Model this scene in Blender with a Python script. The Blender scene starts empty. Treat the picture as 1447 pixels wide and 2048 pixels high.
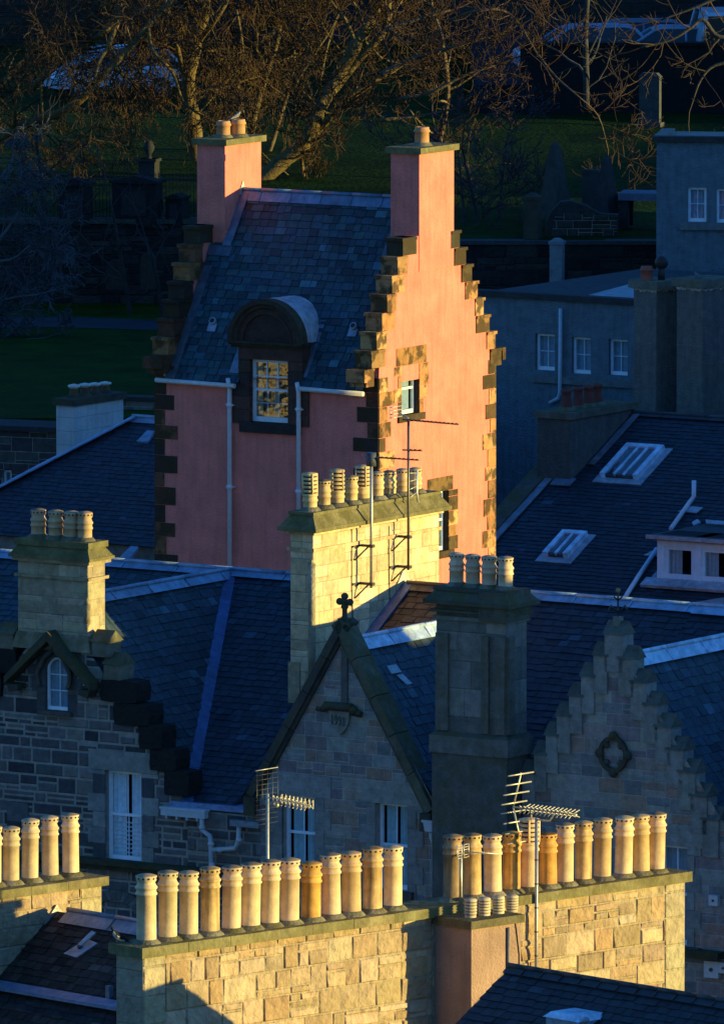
import bpy, math, random
from mathutils import Vector, Matrix
R = random.Random(7)
rad = math.radians
sc = bpy.context.scene
COL = sc.collection
# ------------------------------------------------------------------ camera, sky, sun, exposure
CAMZ, PITCH, FOV = 40.0, rad(6.5), rad(5.4)
W0, H0 = 1447.0, 2048.0
FPX = (H0 / 2) / math.tan(FOV / 2)
cd = bpy.data.cameras.new('camera'); cam = bpy.data.objects.new('camera', cd); COL.objects.link(cam)
cam.location = (0, 0, CAMZ); cam.rotation_euler = (math.pi / 2 - PITCH, 0, 0)
cd.sensor_fit = 'VERTICAL'; cd.angle_y = FOV; cd.clip_start = 1; cd.clip_end = 6000
sc.camera = cam
SUN_E, SUN_AZ = rad(4.6), rad(-12)
S = Vector((math.cos(SUN_AZ) * math.cos(SUN_E), math.sin(SUN_AZ) * math.cos(SUN_E), math.sin(SUN_E)))
sl = bpy.data.lights.new('sun', 'SUN'); so = bpy.data.objects.new('sun', sl); COL.objects.link(so)
sl.energy = 3.8; sl.angle = rad(0.5); sl.color = (1.0, 0.80, 0.26)
so.rotation_euler = S.to_track_quat('Z', 'Y').to_euler(); so.location = (60, 180, 60)
wd = bpy.data.worlds.new("World"); sc.world = wd; wd.use_nodes = True
nt = wd.node_tree; bg = nt.nodes['Background']
sky = nt.nodes.new('ShaderNodeTexSky'); sky.sky_type = 'NISHITA'; sky.sun_disc = False
sky.sun_elevation = SUN_E; sky.sun_rotation = math.atan2(S.x, S.y)
sky.air_density = 1.2; sky.dust_density = 0.3; sky.ozone_density = 4.0
tint = nt.nodes.new('ShaderNodeMix'); tint.data_type = 'RGBA'; tint.blend_type = 'MULTIPLY'; tint.inputs[0].default_value = 1.0
tint.inputs[7].default_value = (0.54, 0.98, 1.50, 1)          # the deep blue hour: colder than the bare sky model
nt.links.new(sky.outputs[0], tint.inputs[6]); nt.links.new(tint.outputs[2], bg.inputs[0]); bg.inputs[1].default_value = 0.15
sc.view_settings.view_transform = 'Standard'; sc.view_settings.look = 'None'
sc.view_settings.exposure = 1.22; sc.view_settings.gamma = 1
sc.cycles.max_bounces = 5; sc.cycles.diffuse_bounces = 3; sc.cycles.glossy_bounces = 3
sc.cycles.transparent_max_bounces = 8
sc.cycles.use_denoising = True

# ------------------------------------------------------------------ picture measuring helpers
FWD = Vector((0, math.cos(PITCH), -math.sin(PITCH))); UPV = Vector((0, math.sin(PITCH), math.cos(PITCH)))
CP = Vector((0, 0, CAMZ))
def ray(px, py):
    return FWD + Vector((1, 0, 0)) * ((px - W0 / 2) / FPX) + UPV * ((H0 / 2 - py) / FPX)
def P(px, py, Y):
    d = ray(px, py); return CP + d * (Y / d.y)
def Pg(px, py, a, b):                      # meets the ground z = a + b*y
    d = ray(px, py); t = (a - CAMZ) / (d.z - b * d.y); return CP + d * t
class Fr:
    """a building's own frame: x to the right along its front, y inwards, z up from the street"""
    def __init__(s, px, py, Y, deg):
        p = P(px, py, Y); s.O = Vector((p.x, p.y, 0)); s.a = rad(deg)
        s.c, s.s_ = math.cos(s.a), math.sin(s.a)
    def lv(s, v): return Vector((v.x * s.c + v.y * s.s_, -v.x * s.s_ + v.y * s.c, v.z))
    def wv(s, v): return Vector((v[0] * s.c - v[1] * s.s_, v[0] * s.s_ + v[1] * s.c, v[2]))
    def w(s, v): return s.wv(v) + s.O
    def lr(s, px, py): return s.lv(CP - s.O), s.lv(ray(px, py))
    def f(s, px, py, y=0.0):
        c, d = s.lr(px, py); t = (y - c.y) / d.y; p = c + d * t; return p.x, p.z
    def s(s, px, py, x=0.0):
        c, d = s.lr(px, py); t = (x - c.x) / d.x; p = c + d * t; return p.y, p.z
    def pl(s, px, py, p0, n):
        c, d = s.lr(px, py); t = (Vector(p0) - c).dot(n) / d.dot(n); return c + d * t

# ------------------------------------------------------------------ materials (colour of each stone / slate sits in the mesh as 'tint')
MATS = {}
def mat(name, rough=0.85, spec=0.3, nscale=6.0, namt=0.35, bump=0.3, bscale=40.0, metal=0.0, moss=0.0, streak=0.0, base=None, bdist=0.01, blotch=0.0):
    m = bpy.data.materials.new(name); m.use_nodes = True; n = m.node_tree; L = n.links
    b = n.nodes['Principled BSDF']; b.inputs['Roughness'].default_value = rough; b.inputs['Metallic'].default_value = metal
    b.inputs['Specular IOR Level'].default_value = spec
    if base is None:
        at = n.nodes.new('ShaderNodeAttribute'); at.attribute_name = 'tint'; colr = at.outputs['Color']
    else:
        rgb = n.nodes.new('ShaderNodeRGB'); rgb.outputs[0].default_value = (*base, 1); colr = rgb.outputs[0]
    geo = n.nodes.new('ShaderNodeNewGeometry'); tc = n.nodes.new('ShaderNodeTexCoord')
    oi = n.nodes.new('ShaderNodeObjectInfo')
    ad = n.nodes.new('ShaderNodeVectorMath'); ad.operation = 'ADD'
    L.new(tc.outputs['Object'], ad.inputs[0]); L.new(oi.outputs['Location'], ad.inputs[1]); co = ad.outputs[0]
    nz = n.nodes.new('ShaderNodeTexNoise'); nz.inputs['Scale'].default_value = nscale; nz.inputs['Detail'].default_value = 6; nz.inputs['Roughness'].default_value = 0.65
    L.new(co, nz.inputs['Vector'])
    mr = n.nodes.new('ShaderNodeMapRange'); mr.inputs[1].default_value = 0.25; mr.inputs[2].default_value = 0.75
    mr.inputs[3].default_value = 1 - namt; mr.inputs[4].default_value = 1 + namt
    L.new(nz.outputs['Fac'], mr.inputs[0])
    mx = n.nodes.new('ShaderNodeMix'); mx.data_type = 'RGBA'; mx.blend_type = 'MULTIPLY'; mx.inputs[0].default_value = 1
    cmb = n.nodes.new('ShaderNodeCombineColor')
    for i in range(3): L.new(mr.outputs[0], cmb.inputs[i])
    L.new(colr, mx.inputs[6]); L.new(cmb.outputs[0], mx.inputs[7]); out = mx.outputs[2]
    if streak > 0:                        # rain streaks: noise stretched downwards
        mp = n.nodes.new('ShaderNodeMapping'); mp.inputs['Scale'].default_value = (5, 5, 0.5); L.new(co, mp.inputs[0])
        n2 = n.nodes.new('ShaderNodeTexNoise'); n2.inputs['Scale'].default_value = 1.6; n2.inputs['Detail'].default_value = 5; L.new(mp.outputs[0], n2.inputs['Vector'])
        m2 = n.nodes.new('ShaderNodeMapRange'); m2.inputs[1].default_value = 0.45; m2.inputs[2].default_value = 0.75; m2.inputs[3].default_value = 0; m2.inputs[4].default_value = streak
        L.new(n2.outputs['Fac'], m2.inputs[0])
        x2 = n.nodes.new('ShaderNodeMix'); x2.data_type = 'RGBA'; L.new(m2.outputs[0], x2.inputs[0]); L.new(out, x2.inputs[6]); x2.inputs[7].default_value = (0.035, 0.03, 0.022, 1); out = x2.outputs[2]
    if blotch > 0:                        # soot-black crust left on old sandstone
        n5 = n.nodes.new('ShaderNodeTexNoise'); n5.inputs['Scale'].default_value = 2.3; n5.inputs['Detail'].default_value = 7; n5.inputs['Roughness'].default_value = 0.6; L.new(co, n5.inputs['Vector'])
        m5 = n.nodes.new('ShaderNodeMapRange'); m5.inputs[1].default_value = 0.47; m5.inputs[2].default_value = 0.55; m5.inputs[3].default_value = 0; m5.inputs[4].default_value = blotch; L.new(n5.outputs['Fac'], m5.inputs[0])
        x5 = n.nodes.new('ShaderNodeMix'); x5.data_type = 'RGBA'; L.new(m5.outputs[0], x5.inputs[0]); L.new(out, x5.inputs[6]); x5.inputs[7].default_value = (0.05, 0.036, 0.018, 1); out = x5.outputs[2]
    if moss > 0:                          # moss and lichen settle on upward faces
        sp = n.nodes.new('ShaderNodeSeparateXYZ'); L.new(geo.outputs['Normal'], sp.inputs[0])
        m3 = n.nodes.new('ShaderNodeMapRange'); m3.inputs[1].default_value = -0.3; m3.inputs[2].default_value = 0.8; m3.inputs[3].default_value = 0.25; m3.inputs[4].default_value = 1.0
        L.new(sp.outputs['Z'], m3.inputs[0])
        n3 = n.nodes.new('ShaderNodeTexNoise'); n3.inputs['Scale'].default_value = 2.6; n3.inputs['Detail'].default_value = 8; n3.inputs['Roughness'].default_value = 0.7; L.new(co, n3.inputs['Vector'])
        m4 = n.nodes.new('ShaderNodeMapRange'); m4.inputs[1].default_value = 0.42; m4.inputs[2].default_value = 0.6; m4.inputs[3].default_value = 0; m4.inputs[4].default_value = moss
        L.new(n3.outputs['Fac'], m4.inputs[0])
        mm = n.nodes.new('ShaderNodeMath'); mm.operation = 'MULTIPLY'; L.new(m3.outputs[0], mm.inputs[0]); L.new(m4.outputs[0], mm.inputs[1])
        x3 = n.nodes.new('ShaderNodeMix'); x3.data_type = 'RGBA'; L.new(mm.outputs[0], x3.inputs[0]); L.new(out, x3.inputs[6]); x3.inputs[7].default_value = (0.095, 0.086, 0.03, 1); out = x3.outputs[2]
    L.new(out, b.inputs['Base Color'])
    if bump > 0:
        nb = n.nodes.new('ShaderNodeTexNoise'); nb.inputs['Scale'].default_value = bscale; nb.inputs['Detail'].default_value = 5; L.new(co, nb.inputs['Vector'])
        bp = n.nodes.new('ShaderNodeBump'); bp.inputs['Strength'].default_value = bump; bp.inputs['Distance'].default_value = bdist
        L.new(nb.outputs['Fac'], bp.inputs['Height']); L.new(bp.outputs[0], b.inputs['Normal'])
    MATS[name] = m; return m
mat('harling', 0.95, 0.1, 1.7, 0.20, 1.0, 22, streak=0.2, bdist=0.03)
mat('greyharl', 0.95, 0.1, 4.0, 0.3, 1.0, 22, streak=0.3, bdist=0.05)
mat('stone', 0.92, 0.15, 5.0, 0.35, 0.8, 18, streak=0.16, bdist=0.03)
mat('weathered', 0.92, 0.15, 5.0, 0.3, 0.8, 18, blotch=0.85, bdist=0.03)
mat('rockstone', 0.92, 0.15, 4.0, 0.3, 1.0, 9, streak=0.08, bdist=0.06)
mat('capstone', 0.95, 0.1, 4.0, 0.4, 0.8, 16, moss=0.9, streak=0.2, bdist=0.03)
mat('slate', 0.62, 0.35, 7.0, 0.4, 0.5, 30, bdist=0.01)
mat('tile', 0.85, 0.2, 6.0, 0.45, 0.6, 25, bdist=0.01)
mat('lead', 0.5, 0.5, 4.0, 0.45, 0.8, 6, metal=0.25, bdist=0.04, streak=0.18)
mat('paint', 0.45, 0.4, 8.0, 0.12, 0.1, 40)
mat('clay', 0.8, 0.25, 5.0, 0.26, 0.4, 40, streak=0.22)
mat('soot', 0.85, 0.2, 5.0, 0.35, 0.3, 40, streak=0.75)
mat('metal', 0.45, 0.5, 20.0, 0.25, 0.1, 60, metal=0.5)
mat('iron', 0.6, 0.4, 20.0, 0.3, 0.2, 60)
mat('bark', 0.9, 0.15, 5.0, 0.5, 0.8, 18, bdist=0.03)
mat('twig', 0.9, 0.1, 3.0, 0.3, 0.0)
mat('grass', 0.95, 0.05, 0.8, 0.55, 1.0, 7, bdist=0.25)
mat('earth', 0.95, 0.05, 0.5, 0.4, 0.6, 3)
mat('carpaint', 0.25, 0.5, 4.0, 0.05, 0.0)
mat('feather', 0.8, 0.2, 30.0, 0.2, 0.2, 60)
mat('cloth', 0.9, 0.1, 10.0, 0.2, 0.2, 30)
def glass_mat(name, tint, rough=0.04, wav=0.25, refl=0.16):
    m = bpy.data.materials.new(name); m.use_nodes = True; n = m.node_tree; L = n.links
    for x in list(n.nodes): n.nodes.remove(x)
    o = n.nodes.new('ShaderNodeOutputMaterial'); g = n.nodes.new('ShaderNodeBsdfGlossy'); g.inputs['Roughness'].default_value = rough
    g.inputs['Color'].default_value = (0.9, 0.92, 0.95, 1)
    t = n.nodes.new('ShaderNodeBsdfTransparent'); t.inputs['Color'].default_value = (*tint, 1)
    lw = n.nodes.new('ShaderNodeLayerWeight'); lw.inputs['Blend'].default_value = refl
    mr = n.nodes.new('ShaderNodeMapRange'); mr.inputs[3].default_value = refl; mr.inputs[4].default_value = 1; L.new(lw.outputs['Fresnel'], mr.inputs[0])
    mx = n.nodes.new('ShaderNodeMixShader'); L.new(mr.outputs[0], mx.inputs[0]); L.new(t.outputs[0], mx.inputs[1]); L.new(g.outputs[0], mx.inputs[2]); L.new(mx.outputs[0], o.inputs[0])
    nz = n.nodes.new('ShaderNodeTexNoise'); nz.inputs['Scale'].default_value = 2.2; tc = n.nodes.new('ShaderNodeTexCoord'); L.new(tc.outputs['Object'], nz.inputs['Vector'])
    bp = n.nodes.new('ShaderNodeBump'); bp.inputs['Strength'].default_value = wav; bp.inputs['Distance'].default_value = 0.05; L.new(nz.outputs['Fac'], bp.inputs['Height']); L.new(bp.outputs[0], g.inputs['Normal'])
    MATS[name] = m
glass_mat('glass', (0.75, 0.8, 0.85))
glass_mat('dimglass', (0.9, 0.94, 0.97), refl=0.03)

# ------------------------------------------------------------------ mesh builder
def clip(poly, conv):
    """Sutherland-Hodgman: part of poly inside the convex counter-clockwise polygon conv"""
    out = poly
    for i in range(len(conv)):
        ax, ay = conv[i]; bx, by = conv[(i + 1) % len(conv)]
        inp, out = out, []
        if not inp: return []
        def side(p): return (bx - ax) * (p[1] - ay) - (by - ay) * (p[0] - ax)
        for j in range(len(inp)):
            p, q = inp[j - 1], inp[j]; sp, sq = side(p), side(q)
            if sq >= -1e-9:
                if sp < -1e-9:
                    t = sp / (sp - sq); out.append((p[0] + (q[0] - p[0]) * t, p[1] + (q[1] - p[1]) * t))
                out.append(q)
            elif sp >= -1e-9:
                t = sp / (sp - sq); out.append((p[0] + (q[0] - p[0]) * t, p[1] + (q[1] - p[1]) * t))
    return out
def hull(p):
    p = sorted(set(p)); o = []
    for seq in (p, p[::-1]):
        h = []
        for q in seq:
            while len(h) > 1 and (h[-1][0] - h[-2][0]) * (q[1] - h[-2][1]) - (h[-1][1] - h[-2][1]) * (q[0] - h[-2][0]) <= 0: h.pop()
            h.append(q)
        o += h[:-1]
    return o
def area2(p): return sum(p[i - 1][0] * p[i][1] - p[i][0] * p[i - 1][1] for i in range(len(p)))
def ccw(p): return list(p) if area2(p) > 0 else list(reversed(p))
def jit(c, a=0.15, r=R):
    k = 1 + r.uniform(-a, a); return tuple(max(0.002, x * k * (1 + r.uniform(-a, a) * 0.25)) for x in c)
class MB:
    def __init__(s): s.v = []; s.f = []; s.c = []; s.sm = []; s.cuts = []
    def cut(s): s.cuts.append(len(s.f))                                # what follows is a part of its own
    def face(s, pts, col, smooth=False):
        i = len(s.v); s.v += [tuple(p) for p in pts]; s.f.append(tuple(range(i, i + len(pts)))); s.c.append(col); s.sm.append(smooth)
    def box(s, x0, x1, y0, y1, z0, z1, col, mp=None):
        a = [(x0, y0, z0), (x1, y0, z0), (x1, y1, z0), (x0, y1, z0), (x0, y0, z1), (x1, y0, z1), (x1, y1, z1), (x0, y1, z1)]
        if mp: a = [mp(*p) for p in a]
        i = len(s.v); s.v += [tuple(p) for p in a]
        for f in ((0, 3, 2, 1), (4, 5, 6, 7), (0, 1, 5, 4), (1, 2, 6, 5), (2, 3, 7, 6), (3, 0, 4, 7)):
            s.f.append(tuple(i + k for k in f)); s.c.append(col); s.sm.append(False)
    def prism(s, pts, vec, col):
        """polygon pts (3D) swept by vec"""
        vec = Vector(vec); a = [Vector(p) for p in pts]; b = [p + vec for p in a]; n = len(a)
        s.face(a, col); s.face(list(reversed(b)), col)
        for i in range(n): s.face([a[i], b[i], b[(i + 1) % n], a[(i + 1) % n]], col)
    def tube(s, pts, r0, r1=None, n=6, col=(.5, .5, .5), cap=True, smooth=True, rs=None):
        pts = [Vector(p) for p in pts]; r1 = r0 if r1 is None else r1; m = len(pts); base = len(s.v)
        pn = None
        for k, p in enumerate(pts):
            d = (pts[min(k + 1, m - 1)] - pts[max(k - 1, 0)]).normalized()
            if pn is None:
                pn = d.orthogonal().normalized()
            else:
                pn = (pn - d * pn.dot(d));
                pn = pn.normalized() if pn.length > 1e-6 else d.orthogonal().normalized()
            q = d.cross(pn); r = rs[k] if rs else r0 + (r1 - r0) * k / (m - 1)
            for j in range(n):
                a = 2 * math.pi * j / n; s.v.append(tuple(p + (pn * math.cos(a) + q * math.sin(a)) * r))
        for k in range(m - 1):
            for j in range(n):
                a = base + k * n + j; b = base + k * n + (j + 1) % n
                s.f.append((a, b, b + n, a + n)); s.c.append(col); s.sm.append(smooth)
        if cap:
            s.f.append(tuple(base + j for j in reversed(range(n)))); s.c.append(col); s.sm.append(False)
            s.f.append(tuple(base + (m - 1) * n + j for j in range(n))); s.c.append(col); s.sm.append(False)
    def lathe(s, prof, n=20, c=(0, 0, 0), col=(.5, .5, .5), cols=None):
        base = len(s.v)
        for r, z in prof:
            for j in range(n):
                a = 2 * math.pi * j / n; s.v.append((c[0] + r * math.cos(a), c[1] + r * math.sin(a), c[2] + z))
        for k in range(len(prof) - 1):
            flat = abs(prof[k][1] - prof[k + 1][1]) < 1e-4
            for j in range(n):
                a = base + k * n + j; b = base + k * n + (j + 1) % n
                s.f.append((a, b, b + n, a + n)); s.c.append(cols[k] if cols else col); s.sm.append(not flat)
        s.f.append(tuple(base + (len(prof) - 1) * n + j for j in range(n))); s.c.append(cols[-1] if cols else col); s.sm.append(False)
    def ball(s, c, rx, ry, rz, col, n=10, m=7):
        base = len(s.v)
        for i in range(1, m):
            t = math.pi * i / m
            for j in range(n):
                a = 2 * math.pi * j / n; s.v.append((c[0] + rx * math.sin(t) * math.cos(a), c[1] + ry * math.sin(t) * math.sin(a), c[2] + rz * math.cos(t)))
        s.v.append((c[0], c[1], c[2] + rz)); s.v.append((c[0], c[1], c[2] - rz)); top = len(s.v) - 2; bot = top + 1
        for i in range(m - 2):
            for j in range(n):
                a = base + i * n + j; b = base + i * n + (j + 1) % n
                s.f.append((a, a + n, b + n, b)); s.c.append(col); s.sm.append(True)
        for j in range(n):
            s.f.append((top, base + j, base + (j + 1) % n)); s.c.append(col); s.sm.append(True)
            e = base + (m - 2) * n; s.f.append((bot, e + (j + 1) % n, e + j)); s.c.append(col); s.sm.append(True)
    def build(s, name, m, parent=None, loc=None, rotz=None):
        if s.cuts:
            first = None; e = [0] + s.cuts + [len(s.f)]
            for a, b in zip(e, e[1:]):
                if b <= a: continue
                k = MB(); mp = {}
                for i in range(a, b):
                    ix = []
                    for j in s.f[i]:
                        if j not in mp: mp[j] = len(k.v); k.v.append(s.v[j])
                        ix.append(mp[j])
                    k.f.append(tuple(ix)); k.c.append(s.c[i]); k.sm.append(s.sm[i])
                o = k.build(name, m, parent, loc, rotz); first = first or o
            return first
        me = bpy.data.meshes.new(name); me.from_pydata(s.v, [], s.f); me.update()
        at = me.attributes.new('tint', 'FLOAT_COLOR', 'FACE')
        fl = []
        for c in s.c: fl += [c[0], c[1], c[2], 1.0]
        at.data.foreach_set('color', fl)
        me.polygons.foreach_set('use_smooth', s.sm)
        me.materials.append(MATS[m])
        o = bpy.data.objects.new(name, me); COL.objects.link(o)
        if parent: o.parent = parent
        if loc is not None: o.location = loc
        if rotz is not None: o.rotation_euler = (0, 0, rotz)
        return o
def thing(name, label, cat, loc=(0, 0, 0), rotz=0.0, group=None):
    o = bpy.data.objects.new(name, None); COL.objects.link(o); o.location = loc; o.rotation_euler = (0, 0, rotz); o.empty_display_size = 0.3
    o['label'] = label; o['category'] = cat
    if group: o['group'] = group
    return o
def tag(o, label, cat, group=None):
    o['label'] = label; o['category'] = cat
    if group: o['group'] = group
    return o
def house(name, fr, label, cat, group=None): return thing(name, label, cat, fr.O, fr.a, group)
def struct(o, kind='structure'): o['kind'] = kind; return o

# planes of a building: (u, v, outward) -> local xyz
def fmap(y0=0.0): return lambda u, v, h: (u, y0 - h, v)
def smap(x0=0.0): return lambda u, v, h: (x0 + h, u, v)
def lmap(x0=0.0): return lambda u, v, h: (x0 - h, -u, v)      # left end wall (u = -y)

def cells(poly, holes):
    xs = sorted({p[0] for p in poly} | {h[0] for h in holes} | {h[1] for h in holes}) if holes else None
    if not holes: return [poly]
    lo = [min(p[i] for p in poly) for i in (0, 1)]; hi = [max(p[i] for p in poly) for i in (0, 1)]
    xs = sorted({lo[0], hi[0]} | {h[0] for h in holes} | {h[1] for h in holes}); zs = sorted({lo[1], hi[1]} | {h[2] for h in holes} | {h[3] for h in holes})
    out = []
    for i in range(len(xs) - 1):
        for j in range(len(zs) - 1):
            a, b, c, d = xs[i], xs[i + 1], zs[j], zs[j + 1]; mx, mz = (a + b) / 2, (c + d) / 2
            if any(h[0] < mx < h[1] and h[2] < mz < h[3] for h in holes): continue
            q = clip([(a, c), (b, c), (b, d), (a, d)], poly)
            if len(q) > 2: out.append(q)
    return out
def sub(rect, h):
    a, b, c, d = rect; x0, x1, z0, z1 = h
    if x1 <= a or x0 >= b or z1 <= c or z0 >= d: return [rect]
    o = []
    if x0 > a: o.append((a, x0, c, d))
    if x1 < b: o.append((x1, b, c, d))
    m0, m1 = max(a, x0), min(b, x1)
    if z0 > c: o.append((m0, m1, c, z0))
    if z1 < d: o.append((m0, m1, z1, d))
    return o
def base_wall(mb, mp, poly, holes, col, deep=0.3, rev=None):
    poly = ccw(poly)
    for q in cells(poly, holes): mb.face([mp(u, v, 0) for u, v in q], col)
    for x0, x1, z0, z1 in holes:                                     # reveals
        for a, b in (((x0, z0), (x1, z0)), ((x1, z0), (x1, z1)), ((x1, z1), (x0, z1)), ((x0, z1), (x0, z0))):
            mb.face([mp(a[0], a[1], 0), mp(b[0], b[1], 0), mp(b[0], b[1], -deep), mp(a[0], a[1], -deep)], rev or col)
def stone(mb, mp, rect, poly, h, col, rough=0.0):
    a, b, c, d = rect
    if b - a < 0.03 or d - c < 0.03: return
    q = clip([(a, c), (b, c), (b, d), (a, d)], poly)
    if len(q) < 3 or abs(area2(q)) < 0.002: return
    cx = sum(p[0] for p in q) / len(q); cz = sum(p[1] for p in q) / len(q); e = 0.012 + 0.4 * h
    ins = [(p[0] + max(-e, min(e, (cx - p[0]) * 0.3)), p[1] + max(-e, min(e, (cz - p[1]) * 0.3))) for p in q]
    if rough:
        hs = [h + R.uniform(-rough, rough) for _ in ins]
        ctr = mp(cx, cz, h + rough * R.uniform(0.2, 1.2)); n = len(ins)
        for i in range(n):
            p, p2 = ins[i], ins[(i + 1) % n]; mb.face([mp(*p, hs[i]), mp(*p2, hs[(i + 1) % n]), ctr], col)
        for i in range(n):
            k = (i + 1) % n; mb.face([mp(*q[i], 0), mp(*q[k], 0), mp(*ins[k], hs[k]), mp(*ins[i], hs[i])], col)
        return
    mb.face([mp(*p, h) for p in ins], col)
    n = len(q)
    for i in range(n):
        k = (i + 1) % n; mb.face([mp(*q[i], 0), mp(*q[k], 0), mp(*ins[k], h), mp(*ins[i], h)], col)
def masonry(mb, mp, poly, holes, pal, ch=(0.26, 0.38), sw=(0.3, 0.75), gap=0.014, relief=(0.004, 0.02), mortar=(.3, .26, .2), snecked=0.5, rough=0.0, deep=0.3, base=True):
    """coursed masonry with random stones; every stone is a raised face with its own colour"""
    poly = ccw(poly)
    if base: base_wall(mb, mp, poly, holes, mortar, deep)
    u0, u1 = min(p[0] for p in poly), max(p[0] for p in poly); z0, z1 = min(p[1] for p in poly), max(p[1] for p in poly)
    z = z0
    while z < z1:
        H = R.uniform(*ch); u = u0 - R.uniform(0, 0.4)
        while u < u1:
            w = R.uniform(*sw); recs = []
            if R.random() < snecked:
                k = R.choice((2, 2, 2, 2, 3)) if H > 0.4 else 2; zz = z; cuts = sorted(R.uniform(0.25, 0.75) for _ in range(k - 1))
                if k == 3: cuts = [0.34, 0.67]
                cuts = [0] + cuts + [1]
                for i in range(k):
                    if R.random() < 0.22 and w > .5:
                        m = w * R.uniform(0.35, 0.65); recs += [(u, u + m, z + H * cuts[i], z + H * cuts[i + 1]), (u + m, u + w, z + H * cuts[i], z + H * cuts[i + 1])]
                    else: recs.append((u, u + w, z + H * cuts[i], z + H * cuts[i + 1]))
            else: recs.append((u, u + w, z, z + H))
            for r in recs:
                g = gap / 2; rr = [(r[0] + g, r[1] - g, r[2] + g, r[3] - g)]
                for hh in holes: rr = [x for y in rr for x in sub(y, hh)]
                c = jit(R.choice(pal), 0.14)
                for x in rr: stone(mb, mp, x, poly, R.uniform(*relief), c, rough)
            u += w
        z += H
def slates(mb, pts, row=0.17, wid=(0.16, 0.32), col=(.045, .05, .06), var=0.3, lift=0.014, odd=0.03, under=(.02, .022, .025)):
    """pts: planar convex polygon (local), first edge along the eave; every slate is a tilted face"""
    pts = [Vector(p) for p in pts]; O = pts[0]; U = (pts[1] - O).normalized(); N = (pts[1] - O).cross(pts[-1] - O).normalized()
    if N.z < 0: N = -N
    U = Vector((U.x, U.y, U.z)); V = N.cross(U).normalized()
    if V.z < 0: V = -V; U = -U
    poly = ccw([((p - O).dot(U), (p - O).dot(V)) for p in pts])
    L3 = lambda u, v, h: O + U * u + V * v + N * h
    mb.face([L3(u, v, -0.01) for u, v in poly], under)
    u0, u1 = min(p[0] for p in poly), max(p[0] for p in poly); v0, v1 = min(p[1] for p in poly), max(p[1] for p in poly)
    v = v0; k = 0
    while v < v1:
        rw = row * R.uniform(0.93, 1.07); u = u0 - R.uniform(0, wid[1])
        while u < u1:
            w = R.uniform(*wid); g = 0.009; dv = R.uniform(-0.022, 0.012)
            q = clip([(u + g, v + dv), (u + w - g, v + dv + R.uniform(-.005, .005)), (u + w - g, v + rw + 0.02), (u + g, v + rw + 0.02)], poly)
            if len(q) > 2:
                l = lift * R.uniform(0.6, 1.5); c = jit(col, var)
                if R.random() < odd: kf = R.choice((0.4, 1.9, 2.4)); c = tuple(x * kf for x in col)
                top = [L3(a, b, l * max(0, 1 - (b - v) / (rw + 0.02)) + 0.002) for a, b in q]
                mb.face(top, c)
                e = [p for p in q if p[1] < v + 0.015]
                if len(e) == 2:
                    a, b = e; mb.face([L3(a[0], a[1], 0), L3(b[0], b[1], 0), L3(b[0], b[1], l + 0.002), L3(a[0], a[1], l + 0.002)], tuple(x * 0.8 for x in c))
            u += w
        v += rw; k += 1
LEAD = (.20, .30, .42)  # lead with the blue of the sky put into its colour
def ridge(mb, p, q, w=0.17, drop=0.7, col=LEAD, seg=1.3, roll=0.045, dropb=None):
    """lead ridge: two wings lying on the slopes and a roll, with welts"""
    p, q = Vector(p), Vector(q); d = (q - p); L = d.length; d.normalize(); s = Vector((d.y, -d.x, 0)).normalized(); up = Vector((0, 0, 1)); db = drop if dropb is None else dropb
    t = 0.0
    while t < L - 1e-3:
        t2 = min(L, t + seg); a = p + d * t; b = p + d * t2; c = jit(col, 0.12)
        for sg, dr in ((1, drop), (-1, db)):
            mb.face([a + up * 0.04, b + up * 0.04, b + s * sg * w - up * (dr * w - 0.03), a + s * sg * w - up * (dr * w - 0.03)], c)
        mb.tube([a + up * 0.05, b + up * 0.05], roll, n=7, col=c)
        if t > 0.2:
            for sg, dr in ((1, drop), (-1, db)):
                mb.tube([a + up * 0.06, a + s * sg * w - up * (dr * w - 0.045)], 0.012, n=4, col=tuple(x * 1.4 for x in c))
        t = t2
def strip(mb, p, q, w, n, col=LEAD, th=0.02):
    """flat strip (flashing) of width w from p to q on a plane with normal n"""
    p, q, n = Vector(p), Vector(q), Vector(n).normalized(); d = (q - p).normalized(); s = d.cross(n).normalized() * (w / 2)
    L = (q - p).length; k = max(1, int(L / 1.1))
    for i in range(k):
        a = p + d * (L * i / k); b = p + d * (L * (i + 1) / k + 0.04); h = n * (th + 0.004 * (i % 2)); c = jit(col, 0.15)
        mb.prism([a - s + h, b - s + h, b + s + h, a + s + h], -n * th * 1.5, c)

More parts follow.
